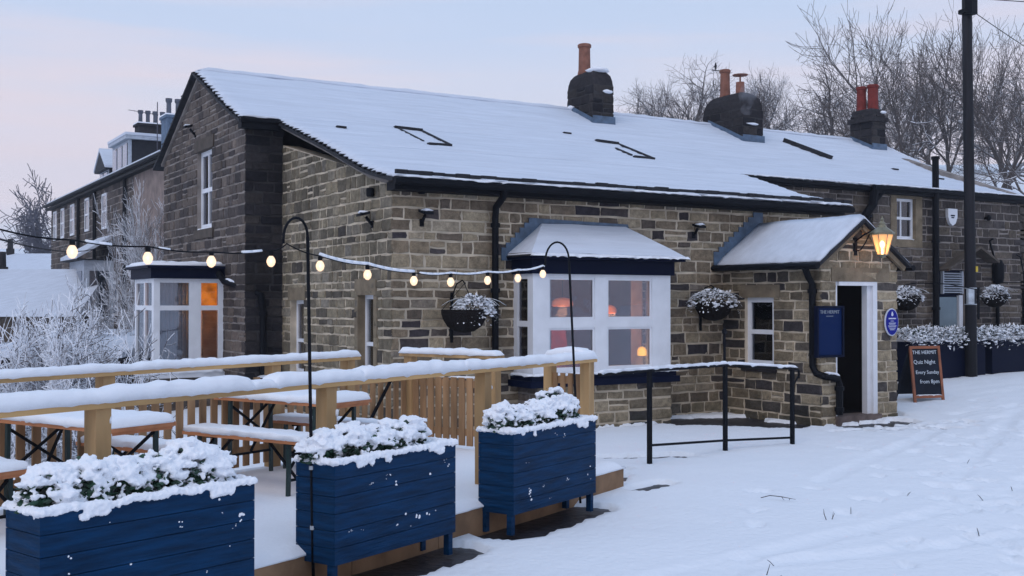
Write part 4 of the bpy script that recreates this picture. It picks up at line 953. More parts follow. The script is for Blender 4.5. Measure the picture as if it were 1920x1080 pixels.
tb = bench('beer_table', .56, 1.3, .70, 'snow covered orange wooden beer table in the middle of the terrace', 'table', 'folding beer tables on the terrace', True, 3)
tb2 = copy_tree(tb); tag(tb2, 'snow covered orange wooden beer table behind the shrub of the nearest blue planter')
bn = bench('beer_bench', .25, 1.34, .44, 'snowy bench with green legs seen in the gap between first and second planters', 'bench', 'folding beer benches on the terrace', False, 6)
bn2 = copy_tree(bn); tag(bn2, 'snowy bench behind the right beer table, close to the back picket fence')
bn3 = copy_tree(bn); tag(bn3, 'snowy bench at the left edge of the picture beside the left beer table')
def put_deck(o, s, t): o.location = dk(s, t, DZ+.03); o.rotation_euler.z = DA
put_deck(tb, -.70, .85); put_deck(tb2, -2.78, .82); put_deck(bn, -1.22, .78); put_deck(bn2, -.20, .80); put_deck(bn3, -3.4, 1.3)
bn4 = copy_tree(bn); tag(bn4, 'snowy bench half hidden behind the left beer table and a railing post'); put_deck(bn4, -2.15, .9)

# ------------------------------------------------------------------ navy planters with snowed-in shrubs
def planter(label, x, y, ang, seed, bushes, greens):
    e = empty('planter_box'); tag(e, label, 'planter', 'blue planters along the front of the terrace')
    W, D, H, zb = 1.22, .33, .785, .155
    r = random.Random(seed)
    b = MB(); n = 6; hh = (H-zb)/n
    for i in range(n):
        z0 = zb+i*hh+.002; z1 = zb+(i+1)*hh-.002
        b.box(0, W, 0, .02, z0, z1); b.box(0, W, D-.02, D, z0, z1)
        b.box(.001, .02, .021, D-.021, z0, z1); b.box(W-.02, W-.001, .021, D-.021, z0, z1)
    b.box(.012, W-.012, .012, .024, zb, H-.01); b.box(.012, .024, .022, D-.022, zb, H-.01); b.box(W-.024, W-.012, .022, D-.022, zb, H-.01)
    b.box(.02, W-.02, .02, D-.02, zb+.002, zb+.03); b.box(.02, W-.02, .024, D-.02, H-.14, H-.10)
    b.build('box', M['navy'], e)
    for lx in (.004, W-.05):
        for ly in (.022, D-.07): q = MB(); q.box(lx, lx+.045, ly, ly+.045, 0, zb+.02); q.build('leg', M['navy'], e)
    f = MB()      # evergreen leaves
    lump = []
    for (bx, by, br, bh0) in bushes:
        bh = bh0*1.3
        for i in range(int(900*br*br/.03)):
            a = r.uniform(0, 2*PI); q = math.sqrt(r.random()); bh = bh0*1.3; zz = r.uniform(-.02, bh*math.sqrt(max(0,1-q*q*.8)))
            zz += (.028*r.random() if r.random() < .12 else 0); c = Vector((bx+br*q*math.cos(a)*1.2, by+br*q*math.sin(a)*.85, H+zz)); s_ = r.uniform(.011,.028)
            n_ = Vector((r.gauss(0,1), r.gauss(0,1), r.gauss(0,.8))).normalized(); u = n_.cross(Vector((0,0,1))).normalized(); v = n_.cross(u)
            f.poly([c-u*s_, c-v*s_*.55, c+u*s_, c+v*s_*.55])
        # snow clumps resting over the upper side, gaps left on the front
        for i in range(int(105*br/.15)):
            a = r.uniform(0, 2*PI); q = math.sqrt(r.random()); zz = bh*math.sqrt(max(0,1-q*q*.85)); 
            if zz < bh*.45 and r.random() < .45: continue
            lump.append((bx+br*q*math.cos(a)*1.2, by+br*q*math.sin(a)*.85, H+zz+r.uniform(-.03,.010), r.choice((.012,.018,.025,.034,.044))*r.uniform(.8,1.15)))
        for i in range(int(60*br/.15)):    # smaller clots among the leaves
            a = r.uniform(-PI, 0); lump.append((bx+br*math.cos(a)*1.25*r.uniform(.7,1.02), by+br*math.sin(a)*.9*r.uniform(.7,1.02), H+r.uniform(0, bh*.9), r.uniform(.007,.018)))
    f.build('foliage', M['leaf'], e, fix=False)
    m = MB()
    for (x_, y_, z_, rr_) in lump: m.ico((x_,y_,z_), rr_, r.random()*90, (r.uniform(1,1.7),1.15,.9 if rr_ < .02 else .58), .9, 0, 1)
    for i in range(95):                    # snow along the rim, sagging over the front in places
        u = W*i/94; k = nz(u*4, seed)
        m.ico((u, .012+.018*k, H-.0+.014*nz(u*9,seed,2)), .032+.012*k, i, (1,.9,.75), .4)
        if nz(u*5.5, seed, 7) > .14: m.ico((u, -.006, H-.03-.03*nz(u*12, seed, 8)), .022, i, (1,.6,1.2), .5)
        m.ico((u, D-.02, H), .03, i, (1,.9,.7), .4)
    for i in range(26):
        v = D*i/25
        for X in (.01, W-.01): m.ico((X, v, H), .032+.01*nz(v*9,X,seed), i, (.9,1,.75), .4)
    for i in range(60): m.ico((r.uniform(.03,W-.03), r.uniform(.03,D-.03), H-.01+r.uniform(-.02,.02)), r.uniform(.03,.05), i, (1.3,1.2,.6), .4)
    sn = m.build('snow', M['snow'], e); remesh(sn, .006, True, .02, .022)
    k = MB()                               # crumbs of snow caught on the boards
    for i in range(15):
        x_ = r.uniform(.1, W-.05); z_ = r.uniform(zb+.03, H-.06); s_ = r.choice((.003,.004,.005,.008))
        for j in range(r.choice((1,1,2,3,4))): k.ico((x_+r.uniform(-.018,.018), -.001, z_+r.uniform(-.016,.016)), s_*r.uniform(.6,1.2), i+j, (1.2,.5,1), .6)
    k.build('snow_crumb', M['snow'], e)
    e.location = (x, y, base_z(x, y)-.02); e.rotation_euler.z = ang
    return e
def pang(a, b): return math.atan2(b[1]-a[1], b[0]-a[0])
planter('navy boarded planter nearest the camera at the lower left, its shrubs buried in thick snow', -5.42, -7.773, pang((-5.42,-7.773),(-4.272,-7.374)), 1, [(.14,.17,.13,.13),(.30,.16,.13,.16),(.50,.17,.15,.14),(.70,.17,.14,.15),(.90,.18,.15,.18),(1.05,.18,.11,.13)], 1)
planter('middle one of the three large navy planters, with the tall shepherd hook beside it', -3.634, -6.97, pang((-3.634,-6.97),(-2.481,-6.439)), 2, [(.10,.2,.13,.13),(.30,.17,.14,.15),(.55,.16,.15,.12),(.78,.18,.14,.13),(.95,.2,.12,.14)], 2)
planter('rightmost of the three large navy planters, standing just before the iron handrail', -1.869, -6.162, pang((-1.869,-6.162),(-.74,-5.658)), 3, [(.12,.18,.13,.15),(.32,.17,.14,.12),(.55,.17,.14,.14),(.80,.17,.15,.20),(1.02,.2,.13,.16)], 3)

# ------------------------------------------------------------------ shepherd hooks and festoon lights
def hook(label, base, top, end, r_):
    e = empty('shepherd_hook', base); tag(e, label, 'hook pole', 'black shepherd hooks holding the string lights')
    b, t, n = Vector(base), Vector(top), Vector(end)
    g = MB(); g.tube([b, b.lerp(t,.35), t], r_, 8); g.build('pole', M['black'], e, smooth=True)
    c = (t+n)/2; ax = (t-n)/2; h = Vector((0,0,ax.length*1.0)); pts = []
    for i in range(15):
        a = PI*i/14; pts.append(c+ax*math.cos(a)+Vector((0,0,1))*math.sin(a)*ax.length*1.15)
    g = MB(); g.tube([t+Vector((0,0,-.02))]+pts+[n+Vector((0,0,-.03))], r_*.8, 8); g.build('hook', M['black'], e, smooth=True)
    for z in (.35, .72):
        p = b.lerp(t, (z)/(t.z-b.z)); g = MB(); g.lathe(p, [(r_+.006,-.012),(r_+.006,.012)], 8); g.build('clip', M['steel'], e)
    return e
hook('taller looking black shepherd hook pole beside the middle planter', (-3.705,-6.80,0), (-3.735,-6.765,2.15), (-3.925,-6.86,2.13), .0105)
hook('black shepherd hook pole behind the rightmost planter, in front of the bay window', (-.716,-5.38,0), (-.799,-5.33,2.10), (-1.08,-5.384,2.09), .0105)
fe = empty('string_lights', (-3.925,-6.86,2.1)); tag(fe, 'string of warm glowing clear bulbs on a black cable partly caked in snow', 'string lights')
WL = [((-6.3,-7.86),2.20,None),((-5.891,-7.67),2.147,None),((-5.565,-7.513),2.094,None),((-5.212,-7.343),2.062,2.007),((-4.79,-7.14),2.048,1.99),((-4.388,-6.947),2.035,1.985),((-3.961,-6.741),2.06,2.0),((-3.925,-6.86),2.10,None) if False else ((-3.90,-6.85),2.10,None),
      ((-3.637,-6.726),2.035,1.978),((-3.216,-6.504),1.991,1.932),((-2.754,-6.261),1.952,1.900),((-2.345,-6.046),1.955,1.898),((-1.893,-5.809),1.975,1.919),((-1.482,-5.592),2.0,1.944),((-1.114,-5.398),2.046,1.988),((-1.08,-5.384),2.06,None)]
pts = [Vector((*p, z)) for p, z, b in WL]
sm = []
for i in range(len(pts)-1):
    a, b = pts[i], pts[i+1]
    for k_ in range(6):
        t = k_/6; q = a.lerp(b, t); q.z -= .012*math.sin(PI*t); sm.append(q)
sm.append(pts[-1])
g = MB(); g.tube(sm, .0045, 6); g.build('cable', M['black'], fe, smooth=True)
g = MB()
for a, b, hw, h in ((7.1+1,9.0+1,0,0),):
    pass
def cable_snow(i0, i1, hw, h, seed):
    for j in range(int(i0*6), int(i1*6)):
        if j+1 < len(sm): g.tube([sm[j]+Vector((0,0,h*.5)), sm[j+1]+Vector((0,0,h*.5))], [hw*(1+.35*nz(j*.7,seed)), hw*(1+.35*nz((j+1)*.7,seed))], 7)
cable_snow(8.15, 10.0, .0115, .022, 1); cable_snow(5.5, 5.85, .009, .016, 2); cable_snow(10.3, 14.6, .0085, .015, 3); cable_snow(3.3, 3.6, .008, .014, 4); cable_snow(4.2, 4.4, .006, .012, 4)
g.build('snow', M['snow'], fe, smooth=True)
for p, z, b in WL:
    if b is None: continue
    q = MB(); q.lathe((p[0],p[1],b), [(.002,-.040),(.012,-.037),(.022,-.026),(.0275,-.010),(.027,.002),(.020,.018),(.012,.028),(.011,.032)], 14); bu = q.build('bulb', M['bulb'], fe, smooth=True)
    q = MB(); q.lathe((p[0],p[1],b), [(.0135,.028),(.0145,.034),(.0145,z-b-.006),(.008,z-b+.002)], 10); q.build('socket', M['black'], bu)
    q = MB(); q.ico((p[0],p[1],b-.006), .011, 1, (.7,.7,1.1), 0); q.build('filament', M['filament'], bu)
g = MB()
for k_, (z0, z1) in enumerate(((2.10,2.12),(2.20,2.0))):
    pass

# ------------------------------------------------------------------ things fixed to the pub
lan = empty('wall_lantern', (6.60,-2.4,2.40)); tag(lan, 'lit brass and glass lantern on a bracket over the porch door', 'lantern')
LC = (6.62,-2.42,2.42)
q = MB(); q.lathe(LC, [(.02,-.05),(.035,-.03),(.075,-.005),(.08,0)], 8); q.lathe(LC, [(.175,.295),(.18,.315),(.13,.355),(.065,.40),(.06,.42),(.045,.43),(.05,.455),(.035,.47),(.02,.49),(.03,.51),(.012,.53),(.006,.56)], 8); q.build('cap', M['brass'], lan)
q = MB()
for j in range(8): a = 2*PI*j/8+PI/8; q.bar((LC[0]+.078*math.cos(a),LC[1]+.078*math.sin(a),LC[2]), (LC[0]+.165*math.cos(a),LC[1]+.165*math.sin(a),LC[2]+.295), .010, .010)
for j in range(8):
    a = PI/8+2*PI*j/8; b = a+PI/4
    for r_, z in ((.165,.292),(.078,.0)): q.bar((LC[0]+r_*math.cos(a),LC[1]+r_*math.sin(a),LC[2]+z), (LC[0]+r_*math.cos(b),LC[1]+r_*math.sin(b),LC[2]+z), .012, .012)
q.build('frame', M['brass'], lan)
q = MB()
for j in range(8):
    a = PI/8+2*PI*j/8; b = a+PI/4; q.poly([(LC[0]+.075*math.cos(a),LC[1]+.075*math.sin(a),LC[2]+.003),(LC[0]+.075*math.cos(b),LC[1]+.075*math.sin(b),LC[2]+.003),(LC[0]+.16*math.cos(b),LC[1]+.16*math.sin(b),LC[2]+.29),(LC[0]+.16*math.cos(a),LC[1]+.16*math.sin(a),LC[2]+.29)])
gl_ = mat('lantern_pane', (1,.55,.25), .4, emit=.50, ecol=(1,.52,.22)); t_ = gl_.node_tree; p_ = t_.nodes['Principled BSDF']; tr_ = t_.nodes.new('ShaderNodeBsdfTransparent'); mx_ = t_.nodes.new('ShaderNodeMixShader'); mx_.inputs[0].default_value = .55
t_.links.new(tr_.outputs[0], mx_.inputs[1]); t_.links.new(p_.outputs[0], mx_.inputs[2]); t_.links.new(mx_.outputs[0], t_.nodes['Material Output'].inputs[0])
q.build('pane', gl_, lan)
q = MB(); q.ico((LC[0],LC[1],LC[2]+.15), .045, 0, (.8,.8,1.3)); q.lathe(LC, [(.015,0),(.012,.1)], 6); q.build('lamp', M['lan_core'], lan)
q = MB(); q.tube([(6.46,-2.06,2.62),(6.50,-2.2,2.72),(6.56,-2.32,2.78),(6.60,-2.40,2.80)], .012, 6); q.tube([(6.46,-2.07,2.48),(6.47,-2.16,2.50),(6.50,-2.22,2.6),(6.53,-2.28,2.74)], .01, 6); q.box(6.43,6.49,-2.08,-2.05,2.42,2.68); q.build('bracket', M['black'], lan)
ld = bpy.data.lights.new('lantern_light', 'POINT'); ld.energy = 4.5; ld.color = (1,.55,.24); ld.shadow_soft_size = .06
lo = bpy.data.objects.new('lantern_light', ld); C.objects.link(lo); lo.location = (0.02,-.02,.17); lo.parent = lan

def floodlight(loc, ang, label, head=True):
    e = empty('floodlight', loc); tag(e, label, 'security light', 'floodlights on the pub walls')
    x, y, z = loc
    q = MB(); q.tube([(0,0,-.10),(0,-.04,-.06),(0,-.09,0)], .022, 8); q.box(-.03,.03,-.005,.03,-.15,-.05); q.build('arm', M['black'], e, local=True)
    q = MB(); q.prism([(-.075,-.20,.035),(.075,-.20,.035),(.085,-.06,.075),(-.085,-.06,.075)], (0,.0,-.035)); q.build('head', M['black'], e, local=True)
    q = MB(); snow_cap(q, (-.075,-.13,.055), (.075,-.13,.055), .055, .025, seed=x, flat=.4); q.build('snow', M['snow'], e, local=True, smooth=True)
    e.rotation_euler.z = ang; return e
floodlight((.43,-.02,2.90), 0, 'black floodlight high on the front wall just right of the building corner')
floodlight((-.02,.60,2.90), -PI/2, 'black floodlight on the side wall just left of the building corner')
floodlight((-.65,7.15,4.92), -PI/2, 'black floodlight above the upper gable window')
floodlight((5.15,-.02,2.88), 0, 'black floodlight on the front wall between bay window and porch')
for loc, ang, lb in (((.40,-.02,3.18), 0, 'small dark box on the front wall under the gutter near the corner'), ((-.02,.55,3.17), -PI/2, 'small dark box on the side wall above the left floodlight')):
    e = empty('junction_box', loc); tag(e, lb, 'box')
    q = MB(); q.lathe((0,0,0), [(.04,0),(.055,.02),(.055,.10),(.045,.12)], 10); q.box(-.03,.03,-.03,.05,.02,.10); q.v = [(v[0], v[1]-.05, v[2]) for v in q.v]; q.build('housing', M['black'], e, local=True); e.rotation_euler.z = ang
def basket(loc, label, ang=0, r_=.24, seed=1, spread=.33, style='bowl', bracket=.55, off=(.09,0)):
    e = empty('hanging_basket', loc); tag(e, label, 'hanging basket', 'hanging baskets on the pub wall')
    r = random.Random(seed)
    q = MB(); q.lathe((0,0,-r_), [(.02,0),(r_*.42,r_*.07),(r_*.74,r_*.28),(r_*.93,r_*.6),(r_,r_*.85),(r_,r_)], 16); q.build('basket', M['basket'], e, local=True, smooth=True)
    f = MB(); sn = MB()
    for i in range(1500):
        a = r.uniform(0, 2*PI); k = r.random()**.5; rr_ = spread*k; base_h = .14*(1-k*k)+r.uniform(-.02,.06); droop = max(0, k-.7)*r.uniform(0,.7)
        c = Vector((off[0]+rr_*math.cos(a), off[1]+rr_*.75*math.sin(a), base_h-droop)); L_ = r.uniform(.02,.055)
        d = Vector((math.cos(a)*(.4+k)+r.gauss(0,.5), math.sin(a)*(.4+k)+r.gauss(0,.5), r.gauss(.2,.5)-k*.5)).normalized(); sd_ = d.cross(Vector((0,0,1))).normalized()*L_*.28
        f.poly([c, c+d*L_*.5+sd_, c+d*L_, c+d*L_*.5-sd_])
    for i in range(16):
        a = r.uniform(0, 2*PI); p = Vector((off[0],off[1],.08)); d = Vector((math.cos(a), math.sin(a), .5)); pp = [p]
        for k in range(5): p = p+d*.09; d.z -= .28; pp.append(p.copy())
        f.tube(pp, [.006,.006,.005,.004,.003,.002], 4)
    f.build('foliage', M['leaf_snow'], e, local=True, fix=False)
    for i in range(190):
        a = r.uniform(0, 2*PI); k = r.random()**.5; sn.ico((off[0]+spread*.95*k*math.cos(a), off[1]+spread*.68*k*math.sin(a), .16*(1-k*k)+r.uniform(-.02,.05)-max(0,k-.75)*.3), r.uniform(.010,.032), i, (1.3,1.2,.6), .5)
    sn.build('snow', M['snow'], e, local=True, smooth=True)
    q = MB()
    for a in (.5, 2.6, 4.7): q.tube([(r_*math.cos(a), r_*math.sin(a), -.02), (0,0,bracket*.75)], .005, 4)
    y_ = -loc[1]-.02 if abs(ang) < .1 else .3
    q.tube([(0,y_,bracket*.35),(0,y_*.6,bracket*.75),(0,y_*.15,bracket*.85),(0,-.02,bracket*.75)], .010, 6); q.box(-.02,.02,y_-.01,y_+.02,-.45,bracket*.5); q.build('bracket', M['black'], e, local=True)
    return e
basket((.88,-.38,1.64), 'snowy hanging basket on the front wall left of the black drainpipe', r_=.31, seed=3, spread=.33, bracket=.46, off=(.12,-.05))
basket((5.28,-.32,1.74), 'snowy hanging basket between the bay window and the porch', seed=5, spread=.46, off=(0,0), bracket=.3, r_=.29)
basket((12.1,1.65,1.86), 'snowy hanging basket behind the porch corner, right of the oval plaque', r_=.30, seed=7, spread=.42, off=(0,0), bracket=.3)
basket((14.9,1.62,1.90), 'snowy hanging basket right of the telegraph pole', r_=.28, seed=9, spread=.36, off=(0,0), bracket=.3)

# brackets on the right wall
e = empty('wall_bracket', (15.3,1.9,2.9)); tag(e, 'long slanting black bracket high on the wall above the right hanging basket', 'bracket')
q = MB(); q.tube([(14.75,1.55,3.08),(14.85,1.7,3.05),(15.25,1.85,2.62),(15.38,1.92,2.45)], .022, 6); q.build('arm', M['black'], e, smooth=True)
q = MB(); q.lathe((15.42,1.90,2.15), [(.10,0),(.13,.1),(.13,.4),(.08,.5)], 10); q.build('housing', M['black'], e, smooth=True)
q = MB(); q.tube([(15.42,1.92,2.2),(15.42,1.92,.4)], .045, 6); q.build('pipe', M['black'], e)
e = empty('flue_pipe', (15.75,1.6,.4)); tag(e, 'thin dark pole with a hooked wire top near the far right end of the wall', 'pole')
q = MB(); q.tube([(16.05,1.7,.3),(16.05,1.7,2.0)], .05, 8); q.build('pole', M['black'], e)
q = MB(); q.tube([(16.05,1.7,2.0),(16.02,1.7,2.4),(15.95,1.72,2.72),(15.9,1.8,2.78)], .014, 6); q.build('wire', M['black'], e)

# menu case by the door
def Mxf(P, u, w=(0,0,1), depth=0):
    ux = Vector((*u, 0)); uz = Vector(w); n_ = ux.cross(uz); m = Matrix.Identity(4)
    for i in range(3): m[i][0] = ux[i]; m[i][1] = uz[i]; m[i][2] = n_[i]; m[i][3] = P[i]
    return m
e = empty('menu_case', (5.86,-2.10,1.0)); tag(e, 'dark blue wall mounted menu board left of the doorway', 'menu board')
def lo_(p): return Vector(p)-Vector((5.86,-2.10,1.0))
q = MB(); q.box(5.63,6.11,-2.12,-2.085,.98,1.655); q.build('panel', M['menu_blue'], e)
q = MB()
for a in ((5.60,5.63,.95,1.685),(6.11,6.14,.95,1.685),(5.63,6.11,.95,.98),(5.63,6.11,1.655,1.685)): q.box(a[0],a[1],-2.145,-2.08,a[2],a[3])
q.build('frame', M['navy_dark'], e)
text('THE HERMIT', .070, M['gold'], e, 'lettering', Mxf(lo_((5.87,-2.122,1.575)), (1,0)))
q = MB(); q.box(5.80,5.94,-2.1235,-2.1195,1.535,1.542); q.build('rule', M['gold'], e)
# oval plaque
e = empty('oval_plaque', (7.19,-2.09,1.44)); tag(e, 'oval blue plaque with white lettering right of the doorway', 'plaque')
def ell(a, b, n=28): return [(a*math.cos(2*PI*i/n), b*math.sin(2*PI*i/n)) for i in range(n)]
q = MB(); q.prism([(x,-.0,z) for x, z in ell(.145,.205)], (0,-.02,0)); q.build('rim', M['plaque_white'], e, local=True)
q = MB(); q.prism([(x,-.021,z) for x, z in ell(.132,.19)], (0,-.006,0)); q.build('face', M['plaque_blue'], e, local=True)
q = MB()
for z, w_, h in ((.045,.16,.018),(.012,.07,.008),(-.018,.15,.009),(-.034,.13,.008),(-.060,.18,.009),(-.076,.16,.008),(-.102,.13,.008),(-.118,.09,.008)):
    x = -w_/2; r = random.Random(int(z*1000)+500)
    while x < w_/2: l = r.uniform(.012,.03); q.box(x, min(x+l, w_/2), -.030, -.0275, z, z+h); x += l+.005
q.prism([(x,-.0275,z+.115) for x, z in ell(.022,.026,12)], (0,-.003,0)); q.box(-.012,.012,-.0302,-.0276,.135,.155); q.build('lettering', M['plaque_white'], e, local=True)
# alarm box
e = empty('alarm_box', (13.92,1.98,3.55)); tag(e, 'white shield shaped burglar alarm box on the upper right wall', 'alarm box')
q = MB(); q.prism([(-.15,0,.16),(-.15,0,-.02),(-.09,0,-.15),(0,0,-.2),(.09,0,-.15),(.15,0,-.02),(.15,0,.16)], (0,-.07,0)); q.build('cover', M['alarm'], e, local=True)
q = MB(); q.box(-.07,.06,-.074,-.0705,.0,.03); q.box(-.05,.04,-.074,-.0705,-.04,-.015); q.build('badge', M['navy_dark'], e, local=True)
e = empty('camera_housing', (15.1,1.9,3.55)); tag(e, 'small dark knob like fitting high on the wall right of the telegraph pole', 'fitting')
q = MB(); q.lathe((0,0,-.05), [(.03,0),(.06,.04),(.06,.08),(.03,.12)], 10); q.box(-.02,.02,0,.1,-.02,.03); q.build('housing', M['black'], e, local=True)

# pavement chalkboard
A0, A1, AB, AT0, AT1 = Vector((8.925,-1.10,.09)), Vector((9.50,-1.25,.09)), Vector((9.10,-.55,.10)), Vector((9.03,-.92,1.0)), Vector((9.56,-1.06,1.0))
ab = empty('chalkboard_sign', tuple(A0)); tag(ab, 'folding pavement chalkboard with a red brown frame standing in snow by the porch', 'chalkboard')
up_ = (AT0-A0); ud = (A1-A0).normalized(); L_ = up_.length; upn = up_.normalized(); W_ = (A1-A0).length
def fr(off, back=False): return lambda x, y, z: tuple(A0+ud*x+upn*z+ud.cross(upn)*(y))
XF = fr(0)
q = MB(); q.box(0,.045,-.015,.015,-.02,L_,0,XF); q.box(W_-.045,W_,-.015,.015,-.02,L_,0,XF); q.box(.045,W_-.045,-.015,.015,.06,.105,0,XF); q.box(.045,W_-.045,-.015,.015,L_-.045,L_,0,XF); q.build('frame', M['board_wood'], ab)
q = MB(); q.box(.046,W_-.046,-.006,.006,.105,L_-.046,0,XF); q.build('board', M['board_black'], ab)
q = MB(); b0 = AB-(A1-A0)*.0; hb = Vector((.30,.62,0)); 
for o in (0, W_-.045):
    p0 = A0+ud*(o+.022)+Vector((.12,.50,0)); p1 = AT0+ud*(o+.022); q.bar(p0, p1, .045, .03)
p0 = A0+Vector((.12,.5,0))+ud*.04; p1 = AT0+ud*.04+Vector((0,.02,0)); q.prism([p0+(p1-p0)*.1, p0+ud*(W_-.08)+(p1-p0)*.1, p1+ud*(W_-.08), p1], (.0,.012,0)); q.build('back_leg', M['board_black'], ab)
q = MB(); snow_cap(q, A0+upn*.105+ud.cross(upn)*.008+ud*.05, A0+upn*.105+ud.cross(upn)*.008+ud*(W_-.05), .01, .012); q.build('snow', M['snow'], ab, smooth=True)
def ABM(x, z): 
    m = Matrix.Identity(4); n_ = ud.cross(upn); P = ud*x+upn*z+n_*.008
    for i in range(3): m[i][0] = ud[i]; m[i][1] = upn[i]; m[i][2] = n_[i]; m[i][3] = P[i]
    return m
for k_, (body, size, x, z) in enumerate((('THE HERMIT', .085, W_*.48, L_-.135), ('Quiz Night', .095, W_*.45, L_-.30), ('Every Sunday', .085, W_*.52, L_-.47), ('from 8pm', .095, W_*.57, L_-.63))):
    text(body, size, M['chalk'], ab, 'lettering', ABM(x, z), .001)

# iron handrail in front of the bay
rl = empty('iron_handrail', (1.242,-3.86,0)); tag(rl, 'low black iron handrail with snow along its top in front of the bay and porch', 'handrail')
Pp = [(1.242,-3.86),(2.666,-3.477),(3.779,-3.45)]
hz_ = [1.02,1.02,.93]
for (x, y), h in zip(Pp, hz_):
    q = MB(); q.bar((x,y,-.1),(x,y,h),.042,.042); q.build('post', M['black'], rl)
q = MB(); q.bar((.42,-4.08,1.0),(1.242,-3.86,1.005),.035,.03); q.bar((1.242,-3.86,1.005),(2.666,-3.477,1.0),.035,.03); q.bar((2.666,-3.477,1.0),(3.82,-3.45,.92),.035,.03); q.tube([(3.82,-3.45,.92),(3.90,-3.44,.90),(3.90,-3.44,.80)], .016, 6); q.build('top_rail', M['black'], rl)
q = MB(); q.bar((1.242,-3.86,.20),(2.666,-3.477,.12),.02,.025); q.bar((2.666,-3.477,.12),(3.779,-3.45,.08),.02,.025); q.build('lower_rail', M['black'], rl)
q = MB(); q.bar((3.80,-3.45,.72),(3.92,-3.44,.86),.015,.015); q.build('stay', M['black'], rl)
q = MB(); snow_cap(q, (.42,-4.08,1.016), (1.242,-3.86,1.021), .024, .028, seed=1); snow_cap(q, (1.2,-3.87,1.021), (2.70,-3.47,1.016), .024, .03, seed=2); snow_cap(q, (2.69,-3.477,1.015), (3.85,-3.45,.935), .024, .03, seed=5); q.build('snow', M['snow'], rl, smooth=True)
e = empty('iron_post', (4.6,-.5,0)); tag(e, 'tall thin black iron post against the wall behind the handrail, capped by a knob', 'post')
q = MB(); q.bar((2.695,-3.44,0),(2.69,-3.44,1.36),.022,.022); q.build('post', M['black'], e)
q = MB(); q.lathe((2.69,-3.44,1.36), [(.02,0),(.028,.02),(.028,.05),(.015,.07)], 8); q.build('finial', M['black'], e)

# telegraph pole
tp = empty('telegraph_pole', (12.92,.75,.2)); tag(tp, 'tall dark telegraph pole standing in the snow at the right', 'telegraph pole')
q = MB(); q.tube([(12.93,.75,0),(12.90,.75,3),(12.86,.75,6),(12.82,.75,9.5)], [.112,.105,.098,.09], 14); q.build('shaft', mat('creosoted_timber', (.012,.012,.016), .75, .3, bump=.6, bscale=10, var=.4, vscale=5, stretch=(3,3,.2)), tp, smooth=True)
q = MB(); q.box(12.66,12.84,.61,.66,1.70,2.02); q.lathe((12.91,.75,1.68), [(.118,0),(.118,.02)], 14); q.lathe((12.91,.75,2.0), [(.118,0),(.118,.02)], 14); q.build('plate', M['steel'], tp)
q = MB(); q.box(12.93,12.99,.635,.645,2.33,2.44); q.build('tag', M['yellow'], tp)
q = MB(); q.lathe((12.80,.75,7.45), [(.14,0),(.14,.06)], 12); q.box(12.72,12.90,.55,.70,7.4,7.7); q.build('bracket', M['black'], tp)
for (a, b, lb) in (((12.85,.70,7.75), (30,-2,10.2), 'overhead cable leaving the telegraph pole to the upper right'), ((12.85,.72,7.55), (30,6,8.2), 'lower of the two overhead cables leaving the telegraph pole'), ((-6.2,-3.2,2.6), (3.0,31.0,4.2), 'dark overhead cable sagging across the left edge toward the terraced houses')):
    a = Vector(a); b = Vector(b); pp = [a.lerp(b, i/14)+Vector((0,0,-.5*math.sin(PI*i/14))) for i in range(15)]
    q = MB(); q.tube(pp, .009 if a.x > 0 else .012, 5); tag(q.build('cable', M['black'], None, fix=False), lb, 'cable')

# long planters with snowy conifers at the right
for i, (x0, x1, lb) in enumerate(((11.3,13.5,'dark navy planter of snowy conifer sprigs behind the chalkboard'), (13.72,16.0,'dark navy planter of snowy conifer sprigs at the far right, beyond the telegraph pole'))):
    e = empty('long_planter', (x0,1.0,.15)); tag(e, lb, 'planter', 'long navy planters by the right wall')
    q = MB(); q.box(x0, x1, .85, 1.35, .12, .96); q.box(x0-.03, x1+.03, .82, 1.38, .90, .97); q.build('box', M['navy_dark'], e)
    r = random.Random(40+i); f = MB(); sn = MB()
    for j in range(2600):
        x = r.uniform(x0-.12, x1+.12); y = r.uniform(.70,1.4); h = 1.0+.22*r.random()**.7*(1+.5*nz(x*2,i)); fr_ = max(0, .95-y)*1.2
        c = Vector((x, y, h-fr_*r.uniform(.2,.9))); d = Vector((r.gauss(0,.8), r.gauss(-.35,.6), r.gauss(.25,.45))).normalized(); l = r.uniform(.04,.11); sd_ = d.cross(Vector((0,0,1))).normalized()*l*.16
        f.poly([c, c+d*l*.5+sd_, c+d*l, c+d*l*.5-sd_])
        if j % 5 == 0: sn.ico(c+Vector((0,0,.012)), r.uniform(.014,.036), j, (1.5,1.2,.55), .5)
    f.build('foliage', M['leaf_snow'], e, fix=False); sn.build('snow', M['snow'], e, smooth=True)
    q = MB(); q.prism([(x0+.05,.9,.93),(x1-.05,.9,.93),(x1-.05,1.3,.93),(x0+.05,1.3,.93)], (0,0,.10)); q.build('soil_snow', M['snow'], e)
e = empty('twig', (14.9,.8,1.0)); 
q = MB(); q.tube([(14.85,.82,1.02),(14.92,.74,.86),(14.98,.72,.68)], .014, 5); q.build('stem', M['snow'], e); tag(e, 'single snowy stem drooping over the front of the far right planter', 'stem')

